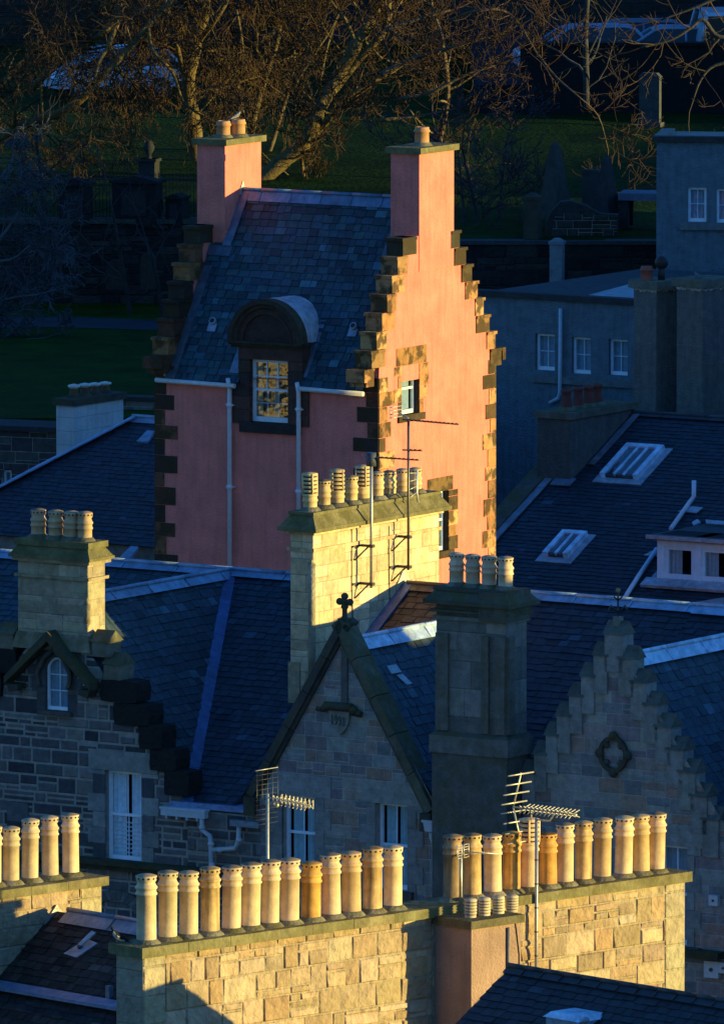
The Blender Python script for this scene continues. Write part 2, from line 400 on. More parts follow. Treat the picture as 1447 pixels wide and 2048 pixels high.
WHITE = (.72, .73, .74)
def window(root, mp, u0, u1, v0, v1, cols=2, rows=(2, 2), back=0.12, fw=0.06, col=WHITE, curtain=None, bar=0.022, arch=False, sashbar=True, room=True, gl='dimglass'):
    """sash window: frame, glazing bars, glass, dark room behind with curtains"""
    mb = MB()
    def bx(a, b, c, d, h0, h1, cl=col): mb.box(a, b, c, d, h0, h1, cl, lambda u, v, h: mp(u, v, h))
    d0 = -back
    bx(u0, u0 + fw, v0, v1, d0 - 0.06, d0, col); bx(u1 - fw, u1, v0, v1, d0 - 0.06, d0, col)
    bx(u0 + fw, u1 - fw, v0, v0 + fw * 1.5, d0 - 0.06, d0 + 0.003, col); bx(u0 + fw, u1 - fw, v1 - fw, v1, d0 - 0.06, d0 - 0.002, col)
    i0, i1, j0, j1 = u0 + fw, u1 - fw, v0 + fw * 1.5, v1 - fw; n = len(rows); tot = sum(rows)
    vv = j0
    for si, r in enumerate(rows):
        ve = vv + (j1 - j0) * r / tot; dd = d0 - (0.05 if si == 0 else 0.02)
        if si < n - 1: bx(i0, i1, ve - 0.028, ve + 0.028, d0 - 0.05, d0 - 0.004, col)
        for k in range(1, cols):
            x = i0 + (i1 - i0) * k / cols; bx(x - bar / 2, x + bar / 2, vv, ve, dd - 0.02, dd, col)
        for k in range(1, r):
            z = vv + (ve - vv) * k / r; bx(i0, i1, z - bar / 2, z + bar / 2, dd - 0.018, dd - 0.001, col)
        vv = ve
    if arch:                                   # stone spandrels close the top corners of a round-headed window
        cx, rr = (u0 + u1) / 2, (u1 - u0) / 2; zc = v1 - rr
        for sg in (-1, 1):
            prev = None
            for k in range(9):
                a = math.pi / 2 * k / 8; x, z = cx + sg * rr * math.cos(a), zc + rr * math.sin(a)
                if prev:
                    mb.face([mp(prev[0], prev[1], d0 + 0.004), mp(x, z, d0 + 0.004), mp(x, v1 + .01, d0 + 0.004), mp(prev[0], v1 + .01, d0 + 0.004)][::sg], arch)
                    mb.face([mp(prev[0], prev[1], d0 - .06), mp(prev[0], prev[1], 0.01), mp(x, z, 0.01), mp(x, z, d0 - .06)], arch)
                    mb.face([mp(prev[0], prev[1], 0.01), mp(x, z, 0.01), mp(x, v1 + .01, 0.01), mp(prev[0], v1 + .01, 0.01)][::sg], arch)
                prev = (x, z)
            pts = [(cx + sg * (rr - .025) * math.cos(math.pi / 2 * k / 8), zc + (rr - .025) * math.sin(math.pi / 2 * k / 8)) for k in range(9)]
            mb.tube([mp(a, b, d0 - .02) for a, b in pts], 0.028, n=5, col=col)
    w = mb.build('window', 'paint', root)
    g = MB(); g.face([mp(i0, j0, d0 - 0.04), mp(i1, j0, d0 - 0.04), mp(i1, j1, d0 - 0.04), mp(i0, j1, d0 - 0.04)], (.1, .1, .1)); g.build('pane', gl, w)
    if room:
        rm = MB(); D = d0 - 1.0; e = .25
        def q(*p): rm.face([mp(*x) for x in p], (.03, .028, .03))
        a, b, c, d, h = u0 - e, u1 + e, v0 - e, v1 + e, d0 - .08
        q((a, c, D), (b, c, D), (b, d, D), (a, d, D)); q((a, c, h), (a, d, h), (a, d, D), (a, c, D)); q((b, c, h), (b, d, h), (b, d, D), (b, c, D)); q((a, c, h), (b, c, h), (b, c, D), (a, c, D)); q((a, d, h), (b, d, h), (b, d, D), (a, d, D))
        rm.build('room', 'cloth', w)
    if curtain is None and room: curtain = {'at': ((.06, .94),), 'col': (.30, .40, .46)}
    if curtain:
        cm = MB()
        for (s0, s1) in curtain['at']:
            a, b = u0 + (u1 - u0) * s0, u0 + (u1 - u0) * s1; k = max(3, int((b - a) / .05)); bot = v0 + (v1 - v0) * curtain.get('bot', 0.0)
            for i in range(k):
                x0, x1 = a + (b - a) * i / k, a + (b - a) * (i + 1) / k; e0, e1 = -.03 * (i % 2), -.03 * ((i + 1) % 2)
                cm.face([mp(x0, bot, d0 - .09 + e0), mp(x1, bot, d0 - .09 + e1), mp(x1, v1, d0 - .09 + e1), mp(x0, v1, d0 - .09 + e0)], curtain['col'])
        if curtain.get('blind'):
            b0, b1, nb = curtain['blind']
            for i in range(nb):
                z = v0 + (v1 - v0) * (b0 + (b1 - b0) * (i + .5) / nb); cm.box(i0, i1, z - .012, z + .012, d0 - .11, d0 - .08, WHITE, lambda u, v, h: mp(u, v, h))
        cm.build('curtain', 'cloth', w)
    return w
def blk(mb, mp, u0, u1, v0, v1, h0, h1, col): mb.box(u0, u1, v0, v1, h0, h1, col, lambda u, v, h: mp(u, v, h))

# ------------------------------------------------------------------ chimney pots
CREAM = (.58, .45, .28)
def pot(root, x, y, z, h, r=0.165, style='band', col=CREAM, m='clay', mounds=True):
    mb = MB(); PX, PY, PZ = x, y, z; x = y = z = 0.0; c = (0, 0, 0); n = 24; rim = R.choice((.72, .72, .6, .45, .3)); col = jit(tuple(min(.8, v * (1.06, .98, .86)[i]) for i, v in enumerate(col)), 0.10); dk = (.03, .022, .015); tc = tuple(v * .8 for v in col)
    if style == 'band':
        k = h - 0.36
        prof = [(r * 1.06, 0), (r * 1.06, .03), (r, .045), (r * .985, k), (r * 1.1, k + .005), (r * 1.12, k + .03), (r * 1.02, k + .045), (r * 1.0, k + .1), (r * 1.12, k + .11), (r * 1.14, k + .14), (r * 1.03, k + .155), (r * .9, k + .2), (r * .88, k + .215), (r * 1.04, k + .25), (r * 1.08, k + .325), (r * .95, k + .335), (r * .6, k + .352), (r * .1, k + .36)]
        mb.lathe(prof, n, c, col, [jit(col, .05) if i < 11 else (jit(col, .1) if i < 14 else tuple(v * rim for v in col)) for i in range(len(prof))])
        zz = k + .287; a0 = R.uniform(0, 1)
        for i in range(12):
            a = a0 + 2 * math.pi * i / 12; rr = r * 1.065; hs = .019; ca, sa = math.cos(a), math.sin(a)
            pts = []
            for j in range(6):
                b = 2 * math.pi * j / 6; u, w = hs * math.cos(b), hs * math.sin(b); pts.append((x + ca * (rr + .004) - sa * u, y + sa * (rr + .004) + ca * u, z + zz + w))
            mb.face(pts, dk)
    elif style == 'louvre':
        k = h - 0.40; prof = [(r * 1.05, 0), (r, .04), (r * .98, k - .16), (r * 1.1, k - .15), (r * 1.1, k - .11), (r, k - .1), (r, k - .05), (r * 1.12, k - .04), (r * 1.12, k)]; cols = [col] * len(prof)
        zz = k
        for i in range(5):
            prof += [(r * 0.8, zz + .004), (r * .8, zz + .034), (r * 1.09, zz + .036), (r * 1.1, zz + .078)]; cols += [dk, dk, jit(col, .06), jit(col, .06)]; zz += .08
        prof += [(r * .9, zz + .01), (r * .1, zz + .03)]; cols += [tc, tc]
        mb.lathe(prof, n, c, col, cols)
        for i in range(4):
            a = i * math.pi / 2 + .5; mb.tube([(x + r * 1.05 * math.cos(a), y + r * 1.05 * math.sin(a), z + k), (x + r * 1.05 * math.cos(a), y + r * 1.05 * math.sin(a), z + zz)], .022, n=5, col=col)
    elif style == 'cowl':                      # short slatted terminal
        prof = [(r * .95, 0), (r * .95, h * .12)]; cols = [col, col]; zz = h * .12; s = (h * .82) / 5
        for i in range(5):
            prof += [(r * .78, zz + .002), (r * .78, zz + s * .3), (r * 1.02, zz + s * .32), (r * 1.04, zz + s * .95)]; cols += [dk, dk, jit(col, .06), jit(col, .06)]; zz += s
        prof += [(r * .8, h), (r * .1, h + .01)]; cols += [tc, tc]; mb.lathe(prof, n, c, col, cols)
    elif style == 'plain':
        mb.lathe([(r * 1.05, 0), (r, .03), (r * .97, h - .12), (r * 1.13, h - .11), (r * 1.13, h - .07), (r * .98, h - .06), (r * 1.0, h - .02), (r * .9, h), (r * .7, h), (r * .66, h - .05), (r * .1, h - .06)], n, c, col)
    elif style == 'hat':                       # terracotta pot under a white conical hat
        mb.lathe([(r * 1.0, 0), (r * .85, h * .6), (r * .85, h * .66)], n, c, col); mb.lathe([(r * .8, h * .62), (r * .8, h * .72), (r * 1.25, h * .74), (r * 1.28, h * .88), (r * .9, h * .93), (r * .1, h)], n, c, (.62, .6, .52))
    elif style == 'red':
        mb.lathe([(r * 1.1, 0), (r * 1.05, .05), (r * .8, h * .6), (r * .78, h * .82), (r * 1.0, h * .86), (r * 1.0, h * .98), (r * .75, h), (r * .7, h - .06), (r * .05, h - .08)], n, c, col)
    o = mb.build('chimney_pot', m, root, (PX, PY, PZ)); o.rotation_euler = (R.uniform(-.018, .018), R.uniform(-.018, .018), R.uniform(0, 6))
    return o
def mound(mb, x, y, z, r=0.165, col=(.2, .18, .13)):
    mb.lathe([(r * 1.55, -.012), (r * 1.4, .02), (r * 1.15, .06), (r * 1.0, .075)], 16, (x + R.uniform(-.01, .01), y, z), jit(col, .2))
def cap_tiers(mb, x0, x1, y0, y1, tiers, col):
    for z0, z1, o in tiers: mb.box(x0 - o, x1 + o, y0 - o, y1 + o, z0, z1, jit(col, .1))
def frustum(mb, x0, x1, y0, y1, z0, o0, z1, o1, col):
    a = [(x0 - o0, y0 - o0, z0), (x1 + o0, y0 - o0, z0), (x1 + o0, y1 + o0, z0), (x0 - o0, y1 + o0, z0)]
    b = [(x0 - o1, y0 - o1, z1), (x1 + o1, y0 - o1, z1), (x1 + o1, y1 + o1, z1), (x0 - o1, y1 + o1, z1)]
    mb.face(b, col); mb.face(a[::-1], col)
    for i in range(4): mb.face([a[i], a[(i + 1) % 4], b[(i + 1) % 4], b[i]], col)

# ------------------------------------------------------------------ lie of the land: street, lower garden, kirkyard on its terrace, lane behind
STZ, GARZ = 0.0, 12.6
def lawn_z(y): return 14.8 + (y - 290) * 0.008 if y < 350 else 15.28 + (y - 350) * 0.004
def build_land():
    m = MB(); m.face([(-900, -40, 0), (900, -40, 0), (900, 285, 0), (-900, 285, 0)], (.05, .05, .052)); struct(m.build('street', 'earth'))
    m = MB(); m.prism([(-300, 260.5, GARZ), (-1, 260.5, GARZ), (-1, 279, GARZ), (300, 279, GARZ), (300, 285, GARZ), (0, 285, GARZ), (0, 291, GARZ), (-300, 291, GARZ)], (0, 0, -13), (.013, .045, .004))
    struct(m.build('garden_ground', 'grass'))
    m = MB()
    for i in range(60):                                            # gently rolling lawn
        x0, x1 = -60 + 2 * i, -58 + 2 * i
        for j in range(40):
            y0, y1 = 290.2 + 1.5 * j, 291.7 + 1.5 * j
            if x0 >= 0 and j == 0: y0 = 284.5
            hz = lambda x, y: lawn_z(y) + .06 * math.sin(x * .9) * math.sin(y * .7)
            m.face([(x0, y0, hz(x0, y0)), (x1, y0, hz(x1, y0)), (x1, y1, hz(x1, y1)), (x0, y1, hz(x0, y1))], jit((.008, .030, .004), .12))
    m.face([(0, 284.5, 14.75), (60, 284.5, 14.75), (60, 284.5, 12), (0, 284.5, 12)], (.03, .03, .02))
    struct(m.build('kirkyard_lawn', 'grass'))
    m = MB(); m.face([(-2500, 350.2, 15.24), (2500, 350.2, 15.24), (2500, 4200, 30), (-2500, 4200, 30)], (.03, .055, .02))
    m.face([(-2500, 291, 14.6), (-60, 291, 14.6), (-60, 350.2, 15.24), (-2500, 350.2, 15.24)], (.03, .055, .02)); m.face([(60, 285, 14.6), (2500, 285, 14.6), (2500, 350.2, 15.24), (60, 350.2, 15.24)], (.03, .055, .02))
    m.face([(-2500, 260.5, 12.5), (-300, 260.5, 12.5), (-300, 291, 14.6), (-2500, 291, 14.6)], (.03, .055, .02)); m.face([(300, 276, 12.5), (2500, 276, 12.5), (2500, 285, 14.6), (300, 285, 14.6)], (.03, .055, .02))
    struct(m.build('ground', 'grass'))
    m = MB(); a = [Pg(px, py, GARZ + .01, 0) for px, py in ((-80, 634), (150, 634), (310, 640), (420, 640), (420, 662), (310, 660), (150, 655), (-80, 652))]
    m.face([tuple(v) for v in a], (.035, .04, .05)); struct(m.build('garden_path', 'earth'))
    m = MB()
    m.prism([(3.4, 324.6, lawn_z(326) + .8), (60, 324.6, lawn_z(326) + .8), (60, 349, lawn_z(349) + .8), (3.4, 349, lawn_z(349) + .8)], (0, 0, -1.4), (.02, .02, .024)); struct(m.build('lane', 'earth'))
build_land()

# ------------------------------------------------------------------ the pink tower house
PINK = (.75, .215, .168)
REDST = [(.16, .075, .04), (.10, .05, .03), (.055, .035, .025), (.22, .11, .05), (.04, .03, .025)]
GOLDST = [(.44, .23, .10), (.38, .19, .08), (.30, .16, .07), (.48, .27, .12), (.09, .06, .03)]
def build_tower():
    T = Fr(757, 1140, 241, -31); root = house('tower_house', T, 'pink harled tower house with crow-stepped gables, its right wall glowing in the sun', 'house')
    xl = T.f(311, 960)[0]; yd = T.s(989, 800)[0]; zb = 2.0
    ze = T.f(540, 757)[1] - 0.02
    # roof: eave line, ridge above the middle of the gables
    ym = yd / 2; zr = T.f(640, 398, ym)[1]
    F, G = fmap(0), smap(0)
    h1 = (*[T.s(802, 0, 0)[0], T.s(838, 0, 0)[0]], T.s(820, 828, 0)[1], T.s(820, 729, 0)[1])
    h2 = (T.s(868, 0, 0)[0], T.s(897, 0, 0)[0], T.s(884, 1102, 0)[1], T.s(884, 982, 0)[1])
    dw = (T.f(500, 0)[0], T.f(577, 0)[0], T.f(538, 845)[1], T.f(538, 720)[1])
    m = MB()
    base_wall(m, F, [(xl, zb), (0, zb), (0, ze), (xl, ze)], [(dw[0], dw[1], dw[2], ze + .0)], PINK, .3)
    N = 8; dz = (T.s(790, 508, 0)[1] - T.s(735, 738, 0)[1]) / 6.15
    z0 = T.s(742, 738, 0)[1]
    yL = T.s(730, 738, 0)[0]; yT = T.s(803, 469, 0)[0]; dy = (yT - yL) / 7.0
    yR = T.s(1000, 705, 0)[0]; yRT = T.s(917, 461, 0)[0]; dyr = (yR - yRT) / 7.0
    head = [(0, z0 - dz),  (max(.02, yL + dy), z0), (yL + dy * 8, z0 + 7 * dz), (yR - dyr * 8, z0 + 7 * dz), (min(yd - .02, yR - dyr), z0), (yd, z0 - dz)]
    base_wall(m, G, hull([(yd, zb), *head, (0, zb)]), [h1, h2], PINK, .34, (.06, .04, .03))
    m.face([(xl, 0, zb), (xl, yd, zb)] + [(xl, a + (.3 if b > z0 - dz + .01 and a < ym else 0), b) for a, b in head[::-1]], PINK)
    m.prism([(-.002, a, b) for a, b in head], (-.35, 0, 0), PINK); m.prism([(xl + .002, a + (.3 if i < 3 else 0), b) for i, (a, b) in enumerate(head)], (.35, 0, 0), PINK); m.face([(xl, yd, zb), (0, yd, zb), (0, yd, ze), (xl, yd, ze)], PINK)
    m.build('wall', 'harling', root)
    # slates, front and back
    rf = MB(); ov = .12; k = (zr - ze) / ym; xg = .36
    X0, X1 = T.f(478, 0)[0] + .03, T.f(606, 0)[0] - .03; yD = (T.f(535, 683)[1] - ze) / k
    pt = lambda x, y: (x, y, ze + y * k + .06); TS = dict(row=.185, wid=(.15, .34), col=(.022, .058, .075), var=.42, odd=.07, lift=.017)
    slates(rf, [pt(xl + xg, -ov), pt(X0, -ov), pt(X0, yD), pt(xl + xg, yD)], **TS); slates(rf, [pt(X1, -ov), pt(-xg, -ov), pt(-xg, yD), pt(X1, yD)], **TS); slates(rf, [pt(xl + xg, yD), pt(-xg, yD), pt(-xg, ym), pt(xl + xg, ym)], **TS)
    slates(rf, [(-xg, yd + ov, ze - ov * k + .06), (xl + xg, yd + ov, ze - ov * k + .06), (xl + xg, ym, zr + .06), (-xg, ym, zr + .06)], .3, (.3, .5), (.040, .048, .055))
    for u in (xl + .2, -.2): rf.face([(u - .2, 0, ze), (u + .2, 0, ze), (u + .2, ym, zr + .02), (u - .2, ym, zr + .02)], (.03, .03, .03))
    roof = rf.build('roof', 'slate', root)
    rr = MB(); ridge(rr, (xl + xg + .1, ym, zr + .09), (-.62, ym, zr + .09), .15, k, (.12, .19, .29), seg=.8); rr.build('ridge_flashing', 'lead', roof)
    vm = MB(); nrm = (0, -k, 1)
    strip(vm, (xl + xg + .1, -ov, ze - ov * k + .08), (xl + xg + .1, ym - 1.1, zr - 1.1 * k + .08), .26, nrm, (.10, .12, .15))
    vm.cut(); strip(vm, (-xg - .08, -ov, ze - ov * k + .08), (-xg - .08, ym - 1.0, zr - 1.0 * k + .08), .18, nrm, (.08, .09, .1)); vm.build('verge_flashing', 'lead', roof)
    vl = MB(); vl.tube([(xl + xg - .04, -ov - .02, ze - ov * k + .13), (xl + xg - .04, ym - 1.05, zr - 1.05 * k + .13)], .026, n=5, col=(.35, .33, .3)); vl.build('verge_fillet', 'stone', roof)
    # slate vents and odd pale slates
    for px, py in ((428, 645), (709, 655)):
        v = MB(); p = T.pl(px, py, (0, 0, ze + .07), Vector((0, -k, 1)).normalized()); n = Vector((0, -k, 1)).normalized(); V = Vector((0, 1, k)).normalized()
        a = p - V * .14
        v.prism([a + Vector((-.11, 0, 0)) - V * .1, a + Vector((.11, 0, 0)) - V * .1, a + Vector((.11, 0, 0)) + V * .1, a + Vector((-.11, 0, 0)) + V * .1], n * .03, (.28, .33, .4))
        v.tube([p - n * .02, p + n * .10], .085, n=10, col=(.3, .33, .36)); v.tube([p + n * .095, p + n * .105], .06, n=10, col=(.01, .01, .01)); v.build('roof_vent', 'lead', roof)
    # crow steps on both gables
    for gx in (0, 1):
        for i in range(N):
            for side in (0, 1):
                s_ = MB(); zt = z0 + dz * i; ln = .40 + .14 * ((i + side) % 2) + R.uniform(-.06, .06)
                if side == 0: a, b = yL + dy * i, yL + dy * i + ln
                else: a, b = yR - dyr * i - ln, yR - dyr * i
                if gx == 1: a, b = a + .28, b + .28
                if gx == 0: xo, xi = R.uniform(.022, .035), -.4
                else: xo, xi = xl + .4, xl - R.uniform(.022, .035)
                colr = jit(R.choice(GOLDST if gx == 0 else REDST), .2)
                if i == 7: colr = (.05, .045, .03)
                lo, hi = min(xo, xi), max(xo, xi)
                s_.box(lo, hi, a, b, zt - dz + .01, zt - .07, colr)
                s_.box(lo - .02, hi + .02, a - (.05 if side == 0 else 0), b + (.05 if side else 0), zt - .07, zt, tuple(v * .9 for v in colr))
                if i == 0:                                          # skewputt
                    e = a - .12 if side == 0 else b; s_.box(lo - .03, hi + .03, e, e + .14, zt - .28, zt, colr)
                s_.build('crow_step', 'weathered', root)
    # quoins
    q, qb, qc = MB(), MB(), MB(); z = zb + 1.2; i = 0
    while z < z0 - dz - .05:
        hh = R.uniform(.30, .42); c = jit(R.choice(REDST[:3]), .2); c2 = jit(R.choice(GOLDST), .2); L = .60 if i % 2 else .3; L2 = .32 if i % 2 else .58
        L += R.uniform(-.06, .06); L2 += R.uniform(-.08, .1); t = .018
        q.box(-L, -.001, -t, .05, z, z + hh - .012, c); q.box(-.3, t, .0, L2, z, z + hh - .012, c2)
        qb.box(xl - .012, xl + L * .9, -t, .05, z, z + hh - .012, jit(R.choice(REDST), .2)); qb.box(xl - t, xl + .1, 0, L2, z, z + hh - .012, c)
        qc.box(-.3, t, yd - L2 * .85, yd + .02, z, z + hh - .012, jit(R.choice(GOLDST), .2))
        z += hh; i += 1
    q.build('quoins', 'weathered', root); qb.build('quoins', 'weathered', root); qc.build('quoins', 'weathered', root)
    # window dressings on the gable
    s_ = MB()
    def surround(h, lint):
        u0, u1, v0, v1 = h; t = .016; blk(s_, G, u0 - lint[0], u1 + lint[1], v1, v1 + lint[2], -.05, t, jit(lint[3], .1)); z = v0; i = 0
        blk(s_, G, u0 - .16, u1 + .2, v0 - .16, v0, -.05, .05, (.07, .05, .03))
        while z < v1 - .02:
            hh = min(R.uniform(.24, .36), v1 - z)
            blk(s_, G, u0 - R.choice((.14, .3)), u0 - .001, z, z + hh - .012, -.05, t, jit(R.choice(GOLDST), .2)); blk(s_, G, u1 + .001, u1 + R.choice((.16, .32, .4)), z, z + hh - .012, -.05, t, jit(R.choice(GOLDST), .2)); z += hh
    surround(h1, (.22, .3, .40, (.30, .155, .06))); s_.cut(); surround(h2, (.3, .18, .32, (.16, .10, .04)))
    s_.build('window_surround', 'weathered', root)
    window(root, G, *h1, cols=1, rows=(1, 1), back=.13, fw=.06); window(root, G, *h2, cols=1, rows=(1, 1), back=.13, fw=.06)
    # wallhead dormer with a round pediment
    d = MB(); cx = (dw[0] + dw[1]) / 2; t = .05
    zc = T.f(535, 683)[1]; rad_ = T.f(612, 690)[0] - cx + .02; rad_ = (T.f(610, 0)[0] - T.f(461, 0)[0]) / 2; cx2 = (T.f(610, 0)[0] + T.f(461, 0)[0]) / 2; rr_ = rad_ - .06
    DK = [(.085, .045, .035), (.06, .038, .03), (.05, .035, .03)]
    x0, x1 = T.f(478, 0)[0], T.f(606, 0)[0]; base_col = DK[0]
    zl = T.f(538, 720)[1]
    for sg in (0, 1):
        z = dw[2] - .05; i = 0
        while z < zl:
            hh = min(R.uniform(.26, .36), zl - z + .001); ex = .0 if i % 2 else .16
            if z > ze - .25: ex = 0.0
            a, b = (x0 - ex, dw[0]) if sg == 0 else (dw[1], x1 + ex); blk(d, F, a, b, z, z + hh - .008, -.3, t, jit(R.choice(DK), .15)); z += hh
    blk(d, F, x0, x1, zl + .001, zc - .16, -.3, t + .002, DK[0])
    blk(d, F, x0 + .05, x1 - .05, dw[2] - .24, dw[2], -.2, t + .05, (.035, .03, .028))
    d.build('dormer_surround', 'stone', root)
    cm = MB()
    for a, b, o in ((zc - .16, zc - .10, .03), (zc - .10, zc - .05, .09), (zc - .05, zc + .0, .14)):
        cm.box(cx2 - rr_ - o * .5, cx2 + rr_ + o * .5, -t - o, .25, a, b, (.045, .038, .03))
    cor = cm.build('dormer_cornice', 'capstone', root)
    pm = MB(); ns = 20
    def arc(r, y): return [(cx2 + r * math.cos(math.pi * i / ns), y, zc + r * math.sin(math.pi * i / ns)) for i in range(ns + 1)]
    rings = [(rr_ + .05, -t - .12), (rr_ + .05, -t - .14), (rr_ - .06, -t - .14), (rr_ - .08, -t - .09), (rr_ - .15, -t - .08), (rr_ - .18, -t - .02), (rr_ - .24, -t - .02), (rr_ - .25, -t - .045), (rr_ - .29, -t - .045), (rr_ - .3, -t + .01)]
    for a, b in zip(rings, rings[1:]):
        A, B = arc(*a), arc(*b)
        for i in range(ns): pm.face([A[i], A[i + 1], B[i + 1], B[i]], (.05, .04, .03) if a[0] > rr_ - .1 else (.07, .042, .034))
    A = arc(rr_ - .3, -t + .01); pm.face(A, (.055, .035, .03))
    A, B = arc(rr_ + .05, -t - .12), arc(rr_ + .05, .12)
    for i in range(ns): pm.face([A[i], A[i + 1], B[i + 1], B[i]], (.07, .065, .04))
    pm.build('pediment', 'stone', root)
    lm = MB()
    for i in range(ns):                                             # lead barrel roof running back into the slates
        def back(zz): return min(ym - .05, max(.1, (zz - ze) / k + .06))
        a0, a1 = math.pi * i / ns, math.pi * (i + 1) / ns; r_ = rr_ + .03
        P0, P1 = (cx2 + r_ * math.cos(a0), zc + r_ * math.sin(a0)), (cx2 + r_ * math.cos(a1), zc + r_ * math.sin(a1))
        for s0, s1, dr in ((0, .33, .012), (.33, 1, 0)):
            Y0, Y1 = [.1 + (back(P0[1]) - .1) * q_ for q_ in (s0, s1)], [.1 + (back(P1[1]) - .1) * q_ for q_ in (s0, s1)]
            lm.face([(P0[0], Y0[0], P0[1] + dr), (P1[0], Y1[0], P1[1] + dr), (P1[0], Y1[1], P1[1] + dr), (P0[0], Y0[1], P0[1] + dr)], (.55, .60, .65))
    for sg in (-1, 1):                                              # lead cheeks
        xx = cx2 + sg * (rr_ - .12)
        yb = (zc - ze) / k
        lm.face([(xx, .03, ze - .05), (xx, .03, zc), (xx, yb, zc), (xx, .08, ze)], (.16, .2, .26))
        strip(lm, (xx + sg * .1, .0, ze + .09), (xx + sg * .1, yb + .25, zc + .42), .24, (0, -k, 1), (.16, .2, .26))
        for i in range(6): a_ = 1
    lm.build('dormer_roof', 'lead', root)
    wz = (dw[0], dw[1], dw[2], zl)
    window(root, F, *wz, cols=3, rows=(2, 2), back=.10, fw=.075, bar=.03, gl='glass', curtain={'at': ((.05, .2), (.5, .62)), 'col': (.6, .5, .3)})  # yellow curtain strips paint the sun stripes seen inside the glass
    # gutters and downpipes
    gm = MB()
    for a, b in ((xl + .12, x0 - .02), (x1 + .02, -.3)): gm.cut(); gm.tube([(a, -ov - .05, ze - ov * k + .03), (b, -ov - .05, ze - ov * k + .0)], .055, n=8, col=(.6, .58, .57))
    gm.build('gutter', 'paint', root)
    for px, zb_ in ((459, 1142), (597, 1060)):
        dm = MB(); x = T.f(px, 900, -.1)[0]; zt = ze - .12; zz = T.f(px, zb_, -.1)[1] - .6
        dm.tube([(x, -ov - .05, zt + .1), (x, -.1, zt - .12), (x, -.1, zz)], .052, n=10, col=(.62, .62, .65))
        z = zt - .55
        while z > zz: dm.tube([(x, -.1, z), (x, -.1, z + .09)], .068, n=10, col=(.64, .64, .67)); dm.box(x - .1, x + .1, -.1, -.0, z + .03, z + .06, (.6, .6, .62)); z -= 1.85
        dm.build('downpipe', 'paint', root)
    # chimneys on the gable heads
    def stack(xa, xb, ya, yb, zt, zbot, pots, nm='chimney'):
        c = MB()
        def wob(x, y, z): return (x, y, z)
        c.box(xa, xb, ya, yb, zbot, zt - .14, PINK); o = c.build(nm, 'harling', root)
        cp = MB(); cp.box(xa - .09, xb + .09, ya - .09, yb + .09, zt - .14, zt, (.17, .15, .07))
        for (x, y, hp, r) in pots: mound(cp, x, y, zt, r)
        cp.build('chimney_cap', 'capstone', o)
        for (x, y, hp, r) in pots: pot(o, x, y, zt, hp, r, 'plain', (.45, .26, .13))
        return o
    yn = T.s(838, 400, .015)[0]; yf = T.s(907, 400, .015)[0]; zt = T.s(838, 298, .015)[1] + .02
    xw = T.f(781, 400, yn)[0]
    cyy = (yn + yf) / 2
    stack(xw, .015, yn, yf, zt, z0 + dz * 5, [(T.f(843, 280, cyy - .1)[0], cyy - .1, .42, .165)])
    x2 = xl - .015; x3 = x2 - xw + .015; yn2 = T.s(450, 400, x3)[0]; yf2 = T.s(522, 400, x3)[0]; zt2 = T.s(450, 281, x3)[1] + .02
    c2 = (yn2 + yf2) / 2
    stack(x2, x3, yn2, yf2, zt2, z0 + dz * 5, [(T.f(447, 260, c2 - .25)[0], c2 - .25, .38, .155), (T.f(477, 255, c2 + .1)[0], c2 + .1, .40, .155)])
    # lead soakers round the chimneys, the ridge-end apron
    sk = MB()
    strip(sk, (x3 + .1, yn2 - .1, ze + yn2 * k + .02), (x3 + .1, ym, zr + .10), .22, nrm, (.12, .15, .2)); strip(sk, (x2 + .1, yn2 - .13, ze + (yn2 - .13) * k + .1), (x3 + .2, yn2 - .13, ze + (yn2 - .13) * k + .1), .26, nrm, (.10, .13, .18))
    sk.cut(); strip(sk, (xw - .1, yn - .1, ze + yn * k + .02), (xw - .1, ym, zr + .10), .2, nrm, (.10, .12, .15))
    sk.cut(); sk.prism([(x3 + .012, ym - .16, zr + .02), (x3 + .012, ym + .16, zr + .02), (x3 + .012, ym, zr + .34)], (.012, 0, 0), (.4, .42, .36)); sk.build('chimney_flashing', 'lead', roof)
    return T, dict(bird=(T.f(477, 255, c2 + .1)[0], c2 + .1, zt2 + .40), xl=xl, yd=yd)
T, TW = build_tower()
